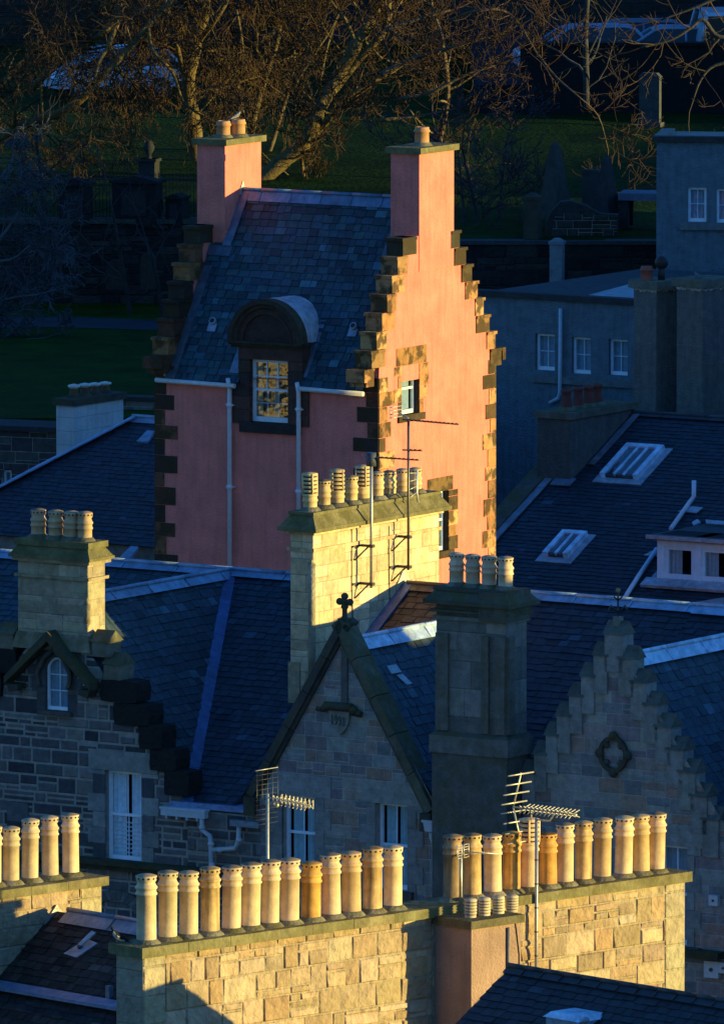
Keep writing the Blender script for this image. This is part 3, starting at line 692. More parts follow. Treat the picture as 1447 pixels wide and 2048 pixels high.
# the small bird on the tower's pot
def bird(name, label, pos, yaw, s, back, belly, head, tail, loc_fr=None, slim=1.0):
    t = thing(name, label, 'bird', pos, yaw)
    b = MB(); n = 12
    # one continuous body: tail - rump - back - neck - head - beak
    sp = [(-.95, .30, .02), (-.8, .33, .05), (-.55, .40, .13), (-.25, .46, .22), (.05, .54, .24), (.28, .66, .19), (.42, .82, .115), (.5, .94, .115), (.58, 1.0, .10), (.66, 1.0, .05), (.80, .97, .012)]
    sp = [(x * s, z * s, r * s * slim) for x, z, r in sp]; base = len(b.v)
    for x, z, r in sp:
        for j in range(n):
            a = 2 * math.pi * j / n; b.v.append((x - .35 * r * math.sin(a) * 0, r * math.cos(a) * .85, z + r * math.sin(a)))
    for k in range(len(sp) - 1):
        for j in range(n):
            a0 = base + k * n + j; a1 = base + k * n + (j + 1) % n; up = math.sin(2 * math.pi * (j + .5) / n)
            c = tail if k < 2 else (head if k >= 6 else (back if up > -.1 else belly))
            if k >= 9: c = (.05, .04, .03)
            b.f.append((a0, a1, a1 + n, a0 + n)); b.c.append(c); b.sm.append(True)
    b.f.append(tuple(base + j for j in range(n))); b.c.append(tail); b.sm.append(False)
    b.face([(-.8 * s, -.06 * s, .33 * s), (-1.35 * s, -.09 * s, .2 * s), (-1.35 * s, .09 * s, .2 * s), (-.8 * s, .06 * s, .33 * s)], tail)
    b.build('body', 'feather', t)
    for sg in (-1, 1):
        w = MB(); w.prism([(.3 * s, sg * .17 * s, .62 * s), (-.1 * s, sg * .21 * s, .68 * s), (-.85 * s, sg * .1 * s, .36 * s), (-.2 * s, sg * .2 * s, .36 * s), (.2 * s, sg * .19 * s, .45 * s)], (0, sg * .03 * s, 0), back); w.build('wing', 'feather', t)
        l = MB(); l.tube([(.0, sg * .08 * s, .32 * s), (.05 * s, sg * .08 * s, .02 * s)], .02 * s, n=5, col=(.2, .1, .05))
        for d in (-.6, 0, .6): l.tube([(.05 * s, sg * .08 * s, .015 * s), (.05 * s + .14 * s * math.cos(d), sg * .08 * s + .14 * s * math.sin(d), .012 * s)], .012 * s, n=4, col=(.2, .1, .05))
        l.build('leg', 'feather', t)
        e = MB(); e.ball((.6 * s, sg * .075 * s, 1.03 * s), .018 * s, .018 * s, .018 * s, (.01, .01, .01), 6, 5); e.build('eye', 'feather', t)
    t.rotation_euler = (0, rad(-14), yaw)
    return t
bird('pied_bird', 'small grey and white bird perched on the right clay pot of the tower chimney', T.w(TW['bird']) + Vector((0, 0, .0)), rad(20), .19, (.22, .22, .22), (.4, .4, .38), (.03, .03, .03), (.6, .6, .6))

# ------------------------------------------------------------------ the middle row: three stone houses under one long roof
M = Fr(680, 1600, 208, -33)
ASH = [(.27, .225, .155), (.23, .195, .14), (.31, .255, .175), (.21, .19, .15)]
ASHD = [(.27, .26, .225), (.235, .23, .205), (.31, .28, .23), (.19, .19, .18), (.29, .235, .19), (.30, .205, .155), (.24, .19, .185)]
RUB = [(.10, .10, .10), (.07, .072, .075), (.14, .135, .125), (.055, .056, .06), (.19, .175, .15), (.13, .115, .11)]
def chimney_box(root, x0, x1, y0, y1, zb, zt, tiers, pal, name='chimney', fam='stone', ch=(.28, .36), sw=(.35, .8), mortar=(.26, .22, .16), ledge=None, dark=(.13, .12, .08)):
    """shaft with jointed stone on the front and right faces, plain behind; tiers: cap mouldings"""
    m = MB(); m.box(x0, x1, y0, y1, zb, zt, mortar)
    masonry(m, fmap(y0), [(x0, zb), (x1, zb), (x1, zt), (x0, zt)], [], pal, ch, sw, .010, (.004, .010), mortar, .25, base=False)
    masonry(m, smap(x1), [(y0, zb), (y1, zb), (y1, zt), (y0, zt)], [], pal, ch, sw, .010, (.004, .010), mortar, .25, base=False)
    o = m.build(name, fam, root); c = MB()
    for t in tiers:
        if len(t) == 3: c.box(x0 - t[2], x1 + t[2], y0 - t[2], y1 + t[2], t[0], t[1], jit(dark if t[0] >= zt - .001 else pal[0], .1))
        else: frustum(c, x0, x1, y0, y1, t[0], t[2], t[1], t[3], jit(dark, .08))
    return o, c
SL = (.024, .046, .060)
def build_row():
    xa = M.f(118, 1600)[0]
    lo, hi = 1.0, 14.0
    for _ in range(50):                                             # depth of the main ridge, from where the left gable's ridge joins it
        md = (lo + hi) / 2
        if M.f(461, 1146, md)[0] < xa: hi = md
        else: lo = md
    yr = md; zr = M.f(461, 1146, yr)[1]
    ze = M.f(368, 1610, -.1)[1]; xv = M.f(375, 1605)[0]; k = (zr - ze) / yr
    # centre chimney: its right face crosses the ridge where the picture shows it
    x1 = M.f(805, 1178, yr)[0]; yc = M.s(626, 1200, x1)[0]; yb = M.s(877, 1100, x1)[0]; x0 = M.f(581, 1200, yc)[0]
    print('ROW xa', xa, 'yr', yr, 'zr', zr, 'ze', ze, 'xv', xv, 'chim', x0, x1, yc, yb, 'ridge z at chimney', M.f(805, 1178, yr)[1], 'right ridge z', M.f(1240, 1222, yr)[1], M.f(1447, 1249, yr)[1], M.f(220, 1126, yr)[1])
    F = fmap(0)
    # ---------------- left house
    A = house('gabled_house', M, 'dark rubble stone house with crow-stepped gable, round-headed attic window and four-pot chimney', 'house', 'stone houses of the middle row')
    hw = xv - xa; xL = xa - hw - 6
    za = zr + .02
    w1 = (M.f(88, 0)[0], M.f(133, 0)[0], M.f(110, 1420)[1], M.f(110, 1314)[1])
    w2 = (M.f(207, 0)[0], M.f(281, 0)[0], M.f(240, 1722)[1], M.f(240, 1542)[1])
    zlow = M.f(300, 2100)[1]
    xr_end = M.f(522, 1600)[0]
    m = MB(); gp = [(xa - hw, zlow), (xv, zlow), (xv, ze), (xa, za), (xa - hw, ze)]
    masonry(m, F, gp, [w1, w2], RUB, (.17, .34), (.25, .75), .045, (.006, .028), (.30, .275, .23), .35)
    masonry(m, F, [(xv, zlow), (xr_end, zlow), (xr_end, ze - .1), (xv, ze - .1)], [], RUB, (.18, .34), (.25, .7), .04, (.006, .025), (.26, .24, .20), .35)
    m.face([(xL, .2, 0), (xa - hw, .2, 0), (xa - hw, .2, ze), (xL, .2, ze)], RUB[0]); m.face([(xL, 2 * yr, 0), (x1, 2 * yr, 0), (x1, 2 * yr, ze), (xL, 2 * yr, ze)], RUB[0])
    m.face([(xa - hw, 0, 0), (xv, 0, 0), (xv, 0, zlow), (xa - hw, 0, zlow)], RUB[0]); m.face([(xv, 0, 0), (xr_end, 0, 0), (xr_end, 0, zlow), (xv, 0, zlow)], RUB[0])
    m.build('wall', 'stone', A)
    # dressed stones: window margins, quoins
    d = MB()
    def margin(h, wide, pal, lint=.36, sill=.12, alt=.12):
        u0, u1, v0, v1 = h; t = .03; z = v0; i = 0
        while z < v1 - .01:
            hh = min(R.uniform(.3, .42), v1 - z); e = alt if i % 2 else 0; i += 1
            blk(d, F, u0 - wide - e, u0, z, z + hh - .01, -.05, t, jit(R.choice(pal), .15)); blk(d, F, u1, u1 + wide + e, z, z + hh - .01, -.05, t, jit(R.choice(pal), .15)); z += hh
        blk(d, F, u0 - wide - .1, u1 + wide + .1, v1, v1 + lint, -.05, t + .004, jit(pal[0], .1))
        blk(d, F, u0 - wide * .6, u1 + wide * .6, v0 - sill, v0 - .001, -.08, .13, (.10, .09, .08))
    margin(w2, .28, [ASHD[0], RUB[2], RUB[1], ASHD[1]], .40, .14); d.cut(); margin(w1, .2, [RUB[1], RUB[3], RUB[0]], .36, .1)
    d.cut()
    z = zlow
    i = 0
    while z < ze - .3:
        L = .5 if i % 2 else .32; blk(d, F, M.f(10, 0)[0], M.f(10, 0)[0] + L, z, z + .38, -.05, .03, jit(R.choice(RUB), .2)); z += .39; i += 1
    d.build('dressed_stones', 'stone', A)
    window(A, F, *w2, cols=2, rows=(1, 1), back=.12, fw=.065, curtain={'at': ((.06, .42), (.56, .95)), 'col': (.8, .86, .88), 'blind': (.06, .44, 8)}, col=(.8, .86, .9))
    window(A, F, *w1, cols=2, rows=(3,), back=.05, fw=.045, arch=(.10, .09, .08), col=(.8, .86, .9))
    # gablet over the attic window
    g = MB(); gx = (w1[0] + w1[1]) / 2 - .02; zt = M.f(98, 1262, -.3)[1]; zf = M.f(178, 1366, -.3)[1]; gw = M.f(178, 0, -.3)[0] - gx; th = .14
    for sg in (-1, 1):
        a, b = (gx, zt), (gx + sg * gw, zf); n = .15
        g.prism([(a[0], -.34, a[1]), (b[0], -.34, b[1]), (b[0], -.34, b[1] - n), (a[0], -.34, a[1] - n * 1.35)], (0, .36, 0), (.075, .07, .045))
        g.prism([(b[0] - sg * .02, -.3, b[1] - n), (b[0] - sg * .3, -.3, b[1] - n), (b[0] - sg * .3, -.3, b[1] - n - .1), (b[0] - sg * .1, -.3, b[1] - n - .16)], (0, .32, 0), (.06, .055, .045))
    for sg in (-1, 1):
        pts = [(gx + sg * (.34 + .05 * math.sin(t_)), -.1, w1[2] + .45 + t_ * .16) for t_ in [i_ * .5 for i_ in range(5)]] + [(gx + sg * .22, -.1, zt - .55), (gx, -.1, zt - .38)]
        g.tube(pts, .05, n=6, col=(.11, .10, .09))
    g.build('gablet', 'capstone', A)
    # roofs of the left house
    r = MB()
    slates(r, [(xv, 0, ze), (xa, yr, zr), (xa, .35, zr), (xv - .0, 0.1, ze)], .17, (.15, .3), (.055, .060, .066), .28, odd=.05) if False else None
    e = .05
    slates(r, [(xv, .0, ze), (xa, yr, zr), (xa, .0, zr)], .18, (.15, .32), (.055, .06, .066), .3, odd=.06) if False else None
    # right slope of the gable roof: eave edge is the wall head running inwards, so slates follow y
    def slope(p_eave0, p_eave1, pts, **kw):
        """slates over pts (convex, planar) with courses parallel to p_eave0-p_eave1"""
        slates_on(r, p_eave0, p_eave1, pts, **kw)
    def slates_on(rm, e0, e1, pts, **kw):
        pts = [Vector(p) for p in pts]; e0, e1 = Vector(e0), Vector(e1); N = None
        for i in range(len(pts)):
            c = (pts[i] - pts[i - 1]).cross(pts[(i + 1) % len(pts)] - pts[i])
            if c.length > 1e-4: N = c.normalized(); break
        if N.z < 0: N = -N
        U = (e1 - e0).normalized(); V = N.cross(U).normalized(); O = pts[0]
        if V.z < 0: V = -V; U = -U
        q = [((p - O).dot(U), (p - O).dot(V)) for p in pts]; v0 = min(p[1] for p in q); u0 = min(p[0] for p in q); u1 = max(p[0] for p in q)
        base = O + V * v0
        # reuse slates() by handing it a polygon whose first edge is along the eave
        slates_uv(rm, O, U, V, N, q, **kw)
    def slates_uv(rm, O, U, V, N, poly, row=.17, wid=(.15, .3), col=SL, var=.3, odd=.04):
        poly = ccw(poly); L3 = lambda u, v, h: O + U * u + V * v + N * h
        rm.face([L3(u, v, -.01) for u, v in poly], (.02, .022, .025)); u0, u1 = min(p[0] for p in poly), max(p[0] for p in poly); v0, v1 = min(p[1] for p in poly), max(p[1] for p in poly); v = v0
        while v < v1:
            rw = row * R.uniform(.93, 1.07); u = u0 - R.uniform(0, wid[1])
            while u < u1:
                w = R.uniform(*wid); dv = R.uniform(-.024, .014); q = clip([(u + .009, v + dv), (u + w - .009, v + dv + R.uniform(-.008, .008)), (u + w - .009, v + rw + .02), (u + .009, v + rw + .02)], poly)
                if len(q) > 2:
                    l = .014 * R.uniform(.6, 1.6); c = jit(col, var)
                    if R.random() < odd: kf = R.choice((.4, 1.9, 2.4)); c = tuple(x * kf for x in col)
                    rm.face([L3(a, b, l * max(0, 1 - (b - v) / (rw + .02)) + .002) for a, b in q], c)
                    ee = [p for p in q if p[1] < v + .018]
                    if len(ee) == 2: rm.face([L3(*ee[0], 0), L3(*ee[1], 0), L3(*ee[1], l + .002), L3(*ee[0], l + .002)], c)
                u += w
            v += rw
    global SLON; SLON = slates_on
    slates_on(r, (xv, 0, ze), (xv, yr, ze), [(xv, .02, ze), (xa, yr, zr), (xa, .02, zr)], row=.185, col=(.030, .052, .066), odd=.07)
    slates_on(r, (xa - hw, 0, ze), (xa - hw, yr, ze), [(xa - hw, .02, ze), (xa, yr, zr), (xa, .02, zr)], row=.185)
    slates_on(r, (xv, 0, ze), (x0, 0, ze), [(xv, 0, ze), (x1, 0, ze), (x1, yr, zr), (xa, yr, zr)], row=.185, col=(.018, .034, .05))
    slates_on(r, (xL, 0, ze), (xa, 0, ze), [(xL, 0, ze), (xa - hw, 0, ze), (xa, yr, zr), (xL, yr, zr)], row=.185)
    slates_on(r, (xL, 2 * yr, ze), (x1, 2 * yr, ze), [(xL, 2 * yr, ze), (x1, 2 * yr, ze), (x1, yr, zr), (xL, yr, zr)], row=.3, wid=(.3, .5))
    roof = r.build('roof', 'slate', A)
    lf = MB(); kg = (zr - ze) / hw
    ridge(lf, (xa, .5, zr + .04), (xa, yr, zr + .04), .16, kg * .8); lf.cut(); ridge(lf, (xL, yr, zr + .04), (x0, yr, zr + .04), .17, k); lf.cut()
    n1 = (Vector((0, -k, 1)).normalized() + Vector((kg, 0, 1)).normalized())
    strip(lf, (xv, .0, ze + .02), (xa, yr, zr + .03), .22, n1, (.07, .12, .26), .05); lf.build('valley_and_ridge_lead', 'lead', roof)
    gm = MB(); ge = M.f(322, 0, -.15)[0]; gf = M.f(410, 0, -.15)[0]; gm.box(ge, gf, -.22, -.08, ze - .22, ze - .08, (.45, .5, .52)); gm.box(ge - .02, gf + .02, -.24, -.06, ze - .09, ze - .05, (.5, .55, .57))
    for q in range(4): gm.box(ge + .1 + q * .24, ge + .14 + q * .24, -.21, -.07, ze - .28, ze - .2, (.4, .45, .46))
    gm.build('gutter', 'paint', A)
    gl = MB(); gl.box(ge + .1, xr_end, -.05, .55, ze - .06, ze + .05, (.16, .24, .42)); gl.build('valley_gutter_lead', 'lead', roof)
    dp = MB()
    def dpt(pts): return [(M.f(a, b, -.16)[0], -.16, M.f(a, b, -.16)[1]) for a, b in pts]
    dp.tube(dpt(((404, 1625), (404, 1660), (420, 1672), (422, 1690), (424, 1900))), .05, n=9, col=(.42, .45, .46)); dp.tube(dpt(((478, 1650), (477, 1682), (470, 1697), (424, 1700))), .05, n=9, col=(.42, .45, .46))
    for a, b in ((404, 1655), (422, 1688), (478, 1680), (440, 1700), (424, 1730), (424, 1800)):
        p = dpt(((a, b),))[0]; dp.ball(p, .07, .07, .06, (.44, .47, .48), 8, 6)
    dp.build('downpipe', 'paint', A)
    g2 = MB(); a_, b_ = M.f(462, 0, -.15)[0], M.f(520, 0, -.15)[0]; zz = M.f(490, 1643, -.15)[1]; g2.box(a_, b_, -.24, -.1, zz - .1, zz + .02, (.16, .2, .24)); g2.build('gutter', 'lead', A)
    # string ledge and the arch below
    s_ = MB(); zz = M.f(300, 1728, -.2)[1]; s_.box(xa - hw, xr_end, -.3, .02, zz - .1, zz, (.055, .055, .035)); s_.box(xa - hw, xr_end, -.2, .02, zz - .2, zz - .1, (.05, .05, .04)); s_.build('string_course', 'capstone', A)
    ar = MB(); ax, az = M.f(235, 1800)[0], M.f(235, 1830)[1]
    for i in range(14):
        a0, a1 = math.pi * i / 14, math.pi * (i + .93) / 14
        p = lambda r_, a: (ax + r_ * math.cos(a), -.06, az + r_ * .7 * math.sin(a)); ar.prism([p(.45, a0), p(.45, a1), p(.72, a1), p(.72, a0)], (0, .08, 0), jit(RUB[2], .2))
    ar.build('door_arch', 'stone', A)
    # crow steps: pitched ones near the chimney, black worn ones below
    steps = [((180, 222), 1268, 1314, 0), ((204, 247), 1313, 1362, 0), ((197, 273), 1360, 1405, 1), ((224, 298), 1407, 1452, 1), ((275, 323), 1450, 1500, 1), ((297, 350), 1497, 1543, 1), ((326, 376), 1541, 1592, 1)]
    lsteps = [((-8, 32), 1252, 1300, 0), ((-24, 30), 1296, 1345, 1), ((-50, 0), 1345, 1392, 1)]
    for (pa, pb), ya, yb_, wrn in steps + lsteps:
        s_ = MB(); a, b = M.f(pa, 0, -.06)[0], M.f(pb, 0, -.06)[0]; zt_, zb_ = M.f((pa + pb) / 2, ya, -.06)[1], M.f((pa + pb) / 2, yb_, -.06)[1]
        if not wrn:
            b -= .12; s_.box(a, b, -.06, .42, zb_, zt_ - .16, (.19, .17, .125)); mz = (-.06 + .42) / 2
            s_.prism([(a - .03, -.1, zt_ - .16), (a - .03, .46, zt_ - .16), (a - .03, mz, zt_ + .06)], (b - a + .06, 0, 0), (.12, .115, .075))
        else:
            nx = 6
            def wob(x, y, z): return (x, y, z)
            prof = []
            for i in range(16):                                    # a worn, rounded block
                t = 2 * math.pi * i / 16; cxx, czz = (a + b) / 2, (zt_ + zb_) / 2; rx, rz = (b - a) / 2, (zt_ - zb_) / 2
                cs, sn = math.cos(t), math.sin(t); f = 1 / max(abs(cs), abs(sn)) ** .78
                prof.append((cxx + rx * cs * f * R.uniform(.96, 1.03), -.09, czz + rz * sn * f * R.uniform(.95, 1.02)))
            s_.prism(prof, (0, .5, 0), (.022, .021, .018))
        s_.build('crow_step', 'capstone' if not wrn else 'rockstone', A)
    # chimney on the gable head
    cx0, cx1 = M.f(38, 1200)[0], M.f(176, 1200, -.02)[0]; cy1 = M.s(210, 1200, cx1)[0]; ztop = M.f(176, 1105, -.02)[1]; zs = M.f(176, 1128, -.02)[1]; zcb = M.f(110, 1297)[1]
    zc_t = M.f(176, 1086, 0)[1]
    o, c = chimney_box(A, cx0, cx1, -.02, cy1, zcb, zs, [(zs - .34, zs - .28, .06), (zs - .02, zs + .05, .09), (zs + .05, zs + .11, .14), (zs + .11, zc_t - .12, .12, .0), (zc_t - .12, zc_t, .05)], [(.38, .31, .19), (.42, .34, .21), (.34, .28, .175)], ch=(.3, .36), dark=(.17, .15, .07))
    for u in (cx1 - .16, cx1 + .0):
        pass
    rl = (cx1, -.02); c.tube([(cx1 - .02, -.02, zcb + .55), (cx1 - .02, -.02, zs - .8)], .07, n=10, col=(.3, .24, .15)); c.tube([(cx1 - .02, -.02, zs - .8), (cx1 - .02, -.02, zs - .68)], .07, .015, n=10, col=(.3, .24, .15)); c.tube([(cx1 - .02, -.02, zcb + .43), (cx1 - .02, -.02, zcb + .55)], .015, .07, n=10, col=(.3, .24, .15))
    frustum(c, cx0, cx1, -.02, cy1, zcb - .02, .10, zcb + .3, .02, (.28, .23, .15))
    ym_ = (cy1 - .02) / 2
    px_ = [(77, 1016), (112, 1019), (143, 1021), (170, 1022)]
    for p, t in px_: mound(c, M.f(p, 1085, ym_)[0], ym_, zc_t, .15)
    c.build('chimney_cap', 'capstone', o)
    for p, t in px_: pot(o, M.f(p, 1085, ym_)[0], ym_, zc_t, M.f(p, t, ym_)[1] - zc_t, .142, 'band', (.50, .36, .22))
    # ---------------- middle house with the date stone
    B = house('gabled_house', M, 'grey stone house with a pointed gable, carved date shield and stone cross at the apex', 'house', 'stone houses of the middle row')
    xd, zd = M.f(681, 1262); xl_, xr_ = M.f(503, 1590)[0], M.f(866, 1590)[0]; zb_ = M.f(862, 1600)[1]; hl, hr = xd - xl_, xr_ - xd; hd = (hl + hr) / 2; xd = (xl_ + xr_) / 2
    wl = (M.f(563, 0)[0], M.f(630, 0)[0], M.f(596, 1745)[1], M.f(596, 1592)[1]); wr = (M.f(751, 0)[0], M.f(816, 0)[0], M.f(783, 1780)[1], M.f(783, 1608)[1])
    m = MB(); masonry(m, F, [(xl_ + .1, zlow), (xr_, zlow), (xr_, zb_), (xd, zd), (xl_ + .1, zb_)], [wl, wr], ASHD, (.2, .30), (.25, .6), .016, (.003, .010), (.36, .335, .29), .3)
    xq = M.f(1062, 0)[0]
    masonry(m, F, [(xr_, zlow), (xq, zlow), (xq, zb_ - .1), (xr_, zb_ - .1)], [], RUB, (.25, .36), (.3, .7), .015, (.004, .02), (.17, .16, .14), .3)
    m.face([(xl_ + .1, 0, 0), (xq, 0, 0), (xq, 0, zlow), (xl_ + .1, 0, zlow)], ASHD[0]); m.face([(x1, 2 * yr, 0), (xq, 2 * yr, 0), (xq, 2 * yr, ze), (x1, 2 * yr, ze)], ASHD[0]); m.build('wall', 'stone', B)
    d = MB()
    for h in (wl, wr):
        d.cut(); u0, u1, v0, v1 = h; z = v0 - .2; i = 0
        while z < v1 - .02:
            hh = min(.36, v1 - z); e = .16 if i % 2 else .0; i += 1
            blk(d, F, u0 - .2 - e, u0, z, z + hh - .01, -.05, .02, jit(ASHD[1], .12)); blk(d, F, u1, u1 + .2 + e, z, z + hh - .01, -.05, .02, jit(ASHD[1], .12)); z += hh
        blk(d, F, u0 - .32, u1 + .36, v1, v1 + .42, -.05, .024, jit(ASHD[0], .1)); blk(d, F, u0 - .15, u1 + .15, v0 - .15, v0 - .001, -.08, .12, (.10, .09, .08))
        window(B, F, *h, cols=2, rows=(1, 1), back=.16, fw=.06, curtain={'at': ((.14, .46), (.56, .74)), 'col': (.42, .60, .62)}, col=(.74, .84, .92))  # white frames, tinted with the blue skylight that falls on them
    d.build('window_margins', 'stone', B)
    # pilaster strip, hood mould, shield with date
    p_ = MB(); pa, pb = M.f(684, 0)[0], M.f(696, 0)[0]; p_.box(pa, pb, -.05, .0, M.f(690, 1415)[1], zd - .35, (.12, .115, .10)); p_.build('pilaster_strip', 'stone', B)
    hm = MB(); q = lambda x, y: M.f(x, y, -.1)
    def bar(a, b, r_): hm.tube([(q(*a)[0], -.1, q(*a)[1]), (q(*b)[0], -.1, q(*b)[1])], r_, n=8, col=(.07, .065, .05))
    bar((650, 1411), (704, 1416), .085); bar((651, 1412), (645, 1419), .07); bar((648, 1419), (633, 1417.5), .045); bar((703, 1416), (711, 1427), .085); bar((709, 1426), (722, 1429), .065); hm.build('hood_mould', 'capstone', B)
    sh = MB(); pts = [(655, 1420), (696, 1424), (695, 1442), (690, 1457), (678, 1471), (666, 1458), (657, 1440)]
    P2 = [(q(*a)[0], -.07, q(*a)[1]) for a in pts]; sh.prism(P2, (0, .08, 0), (.23, .215, .175)); so_ = sh.build('shield', 'stone', B)
    dg = MB(); u_, v_ = q(659.5, 1431); wdt = (q(690, 1431)[0] - u_) / 4.2; hh = .17; v_ -= .15
    GL = {'1': [[(.25, .8), (.5, 1), (.5, 0)], [(.2, 0), (.8, 0)]], '9': [[(.85, .7), (.7, .95), (.4, 1), (.15, .85), (.12, .62), (.35, .45), (.65, .48), (.85, .7), (.8, .3), (.55, .05), (.2, 0)]], '8': [[(.5, .55), (.2, .7), (.25, .95), (.5, 1), (.75, .95), (.8, .7), (.5, .55), (.15, .35), (.15, .1), (.5, 0), (.85, .1), (.85, .35), (.5, .55)]]}
    for i, ch_ in enumerate('1998'):
        for st in GL[ch_]: dg.tube([(u_ + i * wdt * 1.05 + a * wdt * .82, -.075, v_ - i * .012 + b * hh) for a, b in st], .012, n=5, col=(.12, .115, .10))
    dg.build('date', 'stone', so_)
    # skews (gable copings)
    zs_ = zb_ - .18
    ap = M.f(680, 1240, -.12)[1]
    for sg, xe in ((-1, xl_ - .06), (1, xr_ + .06)):
        c = MB(); nseg = 5
        for i in range(nseg):
            t0, t1 = i / nseg, (i + 1) / nseg - .004
            A_ = (xd + (xe - xd) * t0, ap + (zs_ - ap) * t0); B_ = (xd + (xe - xd) * t1, ap + (zs_ - ap) * t1); nx = Vector((-(zs_ - ap), 0, (xe - xd))).normalized()
            if nx.z < 0: nx = -nx
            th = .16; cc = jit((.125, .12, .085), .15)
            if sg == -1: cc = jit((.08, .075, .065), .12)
            c.prism([(A_[0], -.12, A_[1]), (B_[0], -.12, B_[1]), (B_[0] - nx.x * th, -.12, B_[1] - nx.z * th), (A_[0] - nx.x * th, -.12, A_[1] - nx.z * th)], (0, .52, 0), cc)
            c.prism([(A_[0] - nx.x * th, -.07, A_[1] - nx.z * th), (B_[0] - nx.x * th, -.07, B_[1] - nx.z * th), (B_[0] - nx.x * (th + .08), -.07, B_[1] - nx.z * (th + .08)), (A_[0] - nx.x * (th + .08), -.07, A_[1] - nx.z * (th + .08))], (0, .1, 0), tuple(v * .8 for v in cc))
        c.build('skew_coping', 'capstone', B)
        kn = MB(); kn.box(min(xe, xe - sg * .25), max(xe, xe - sg * .25), -.2, .4, zs_ - .42, zs_ - .06, (.07, .065, .05)); kn.build('kneeler', 'capstone', B)
    fn = MB(); fz = M.f(682, 1238, .1)[1]; fx = xd; c_ = (.075, .075, .055)
    fn.box(fx - .1, fx + .1, -.0, .2, ap - .2, fz + .02, c_); fn.lathe([(.09, 0), (.05, .06), (.05, .2), (.08, .24)], 10, (fx, .1, fz), c_)
    zc_ = fz + .34
    for dx, dz_ in ((-.13, 0), (.13, 0), (0, .12), (0, -.1), (0, 0)): fn.ball((fx + dx * .9, .1, zc_ + dz_ * .9), .08, .06, .072, jit(c_, .1), 10, 7)
    fn.build('cross_finial', 'capstone', B)
    r = MB()
    zrd = M.f(690, 1287, .3)[1]; kd = (zrd - zb_) / hd; y_end = (zrd - ze) / k
    slates_on(r, (xr_, 0, zb_), (xr_, 9, zb_), [(xd + hd, .05, zb_), (xd + hd + .02, .4, zb_), (xd, y_end + .3, zrd), (xd, .05, zrd)], row=.2, wid=(.18, .34), col=(.028, .05, .068), odd=.03)
    slates_on(r, (xl_, 0, zb_), (xl_, 9, zb_), [(xd - hd, .05, zb_), (xd - hd - .02, .4, zb_), (xd, y_end + .3, zrd), (xd, .05, zrd)], row=.2, col=(.03, .035, .045))
    xdk = M.f(1062, 0)[0]
    xs = M.f(930, 1190, yr)[0]  # slates browner up to here: warm bounce from the stack put into their colour
    slates_on(r, (x1, 0, ze), (xs, 0, ze), [(x1, 1.6, ze + 1.6 * k), (xs, 1.6, ze + 1.6 * k), (xs, yr, zr), (x1, yr, zr)], row=.2, wid=(.2, .34), col=(.075, .050, .036), odd=.02)
    slates_on(r, (xs, 0, ze), (xdk, 0, ze), [(xs, 1.6, ze + 1.6 * k), (xdk, 1.6, ze + 1.6 * k), (xdk, yr, zr), (xs, yr, zr)], row=.2, wid=(.2, .34), col=(.013, .025, .037), odd=.01)
    slates_on(r, (x1, 2 * yr, ze), (xdk, 2 * yr, ze), [(x1, 2 * yr, ze), (xdk, 2 * yr, ze), (xdk, yr, zr), (x1, yr, zr)], row=.3, wid=(.3, .5))
    rb = r.build('roof', 'slate', B); lf = MB(); ridge(lf, (xd, .3, zrd + .05), (xd, y_end + .1, zrd + .05), .2, kd * .75, (.46, .58, .70)); lf.cut(); ridge(lf, (x1 + .1, yr, zr + .04), (xs, yr, zr + .04), .18, k, (.13, .10, .09)); lf.cut(); ridge(lf, (xs, yr, zr + .04), (xdk, yr, zr + .04), .18, k, (.24, .36, .50))
    lf.cut(); strip(lf, (x1 + .12, yc + .4, ze + (yc + .4) * k + .03), (x1 + .12, yr, zr + .06), .26, (0, -k, 1), (.12, .17, .3)); lf.build('ridge_lead', 'lead', rb)
    pt = MB(); pp = M.pl(788, 1340, (xd + hd, 0, zb_ + .03), Vector((kd, 0, 1)).normalized()); tv = Vector((-1, 0, kd)).normalized(); nv = Vector((kd, 0, 1)).normalized(); yv = Vector((0, 1, 0))
    pt.prism([pp - yv * .2 - tv * .08, pp + yv * .15 - tv * .08, pp + yv * .12 + tv * .1, pp - yv * .2 + tv * .1], nv * .03, (.3, .38, .42)); pt.prism([pp - tv * .36 + yv * .1, pp - tv * .36 + yv * .3, pp - tv * .12 + yv * .16, pp - tv * .12 - yv * .05], nv * .02, (.34, .38, .42)); pt.build('slipped_slates', 'slate', rb)
    hb = MB(); hx, hz = M.f(862, 1650, -.12); hb.prism([(hx - .13, -.22, hz + .06), (hx + .13, -.22, hz + .06), (hx + .09, -.22, hz - .12), (hx - .09, -.22, hz - .12)], (0, .18, 0), (.5, .53, .54)); hb.box(hx - .15, hx + .15, -.25, -.02, hz + .06, hz + .1, (.55, .58, .6))
    hb.tube([(hx, -.12, hz - .1), (hx, -.12, hz - .22), (hx + .05, -.1, hz - .36), (hx + .05, -.1, hz - 2.4)], .05, n=9, col=(.5, .53, .54)); hb.build('downpipe', 'paint', B)
    # ---------------- tall chimney between the roofs (centre), pots in a row
    zcap = M.s(623, 1026, x1)[1] + .0; zsh = M.s(626, 1068, x1)[1]; GP = [(.68, .475, .27), (.60, .43, .24), (.74, .53, .32), (.54, .40, .24)]
    C = house('chimney_stack', M, 'long golden stone chimney stack with nine pots in front of the pink tower', 'chimney', None)
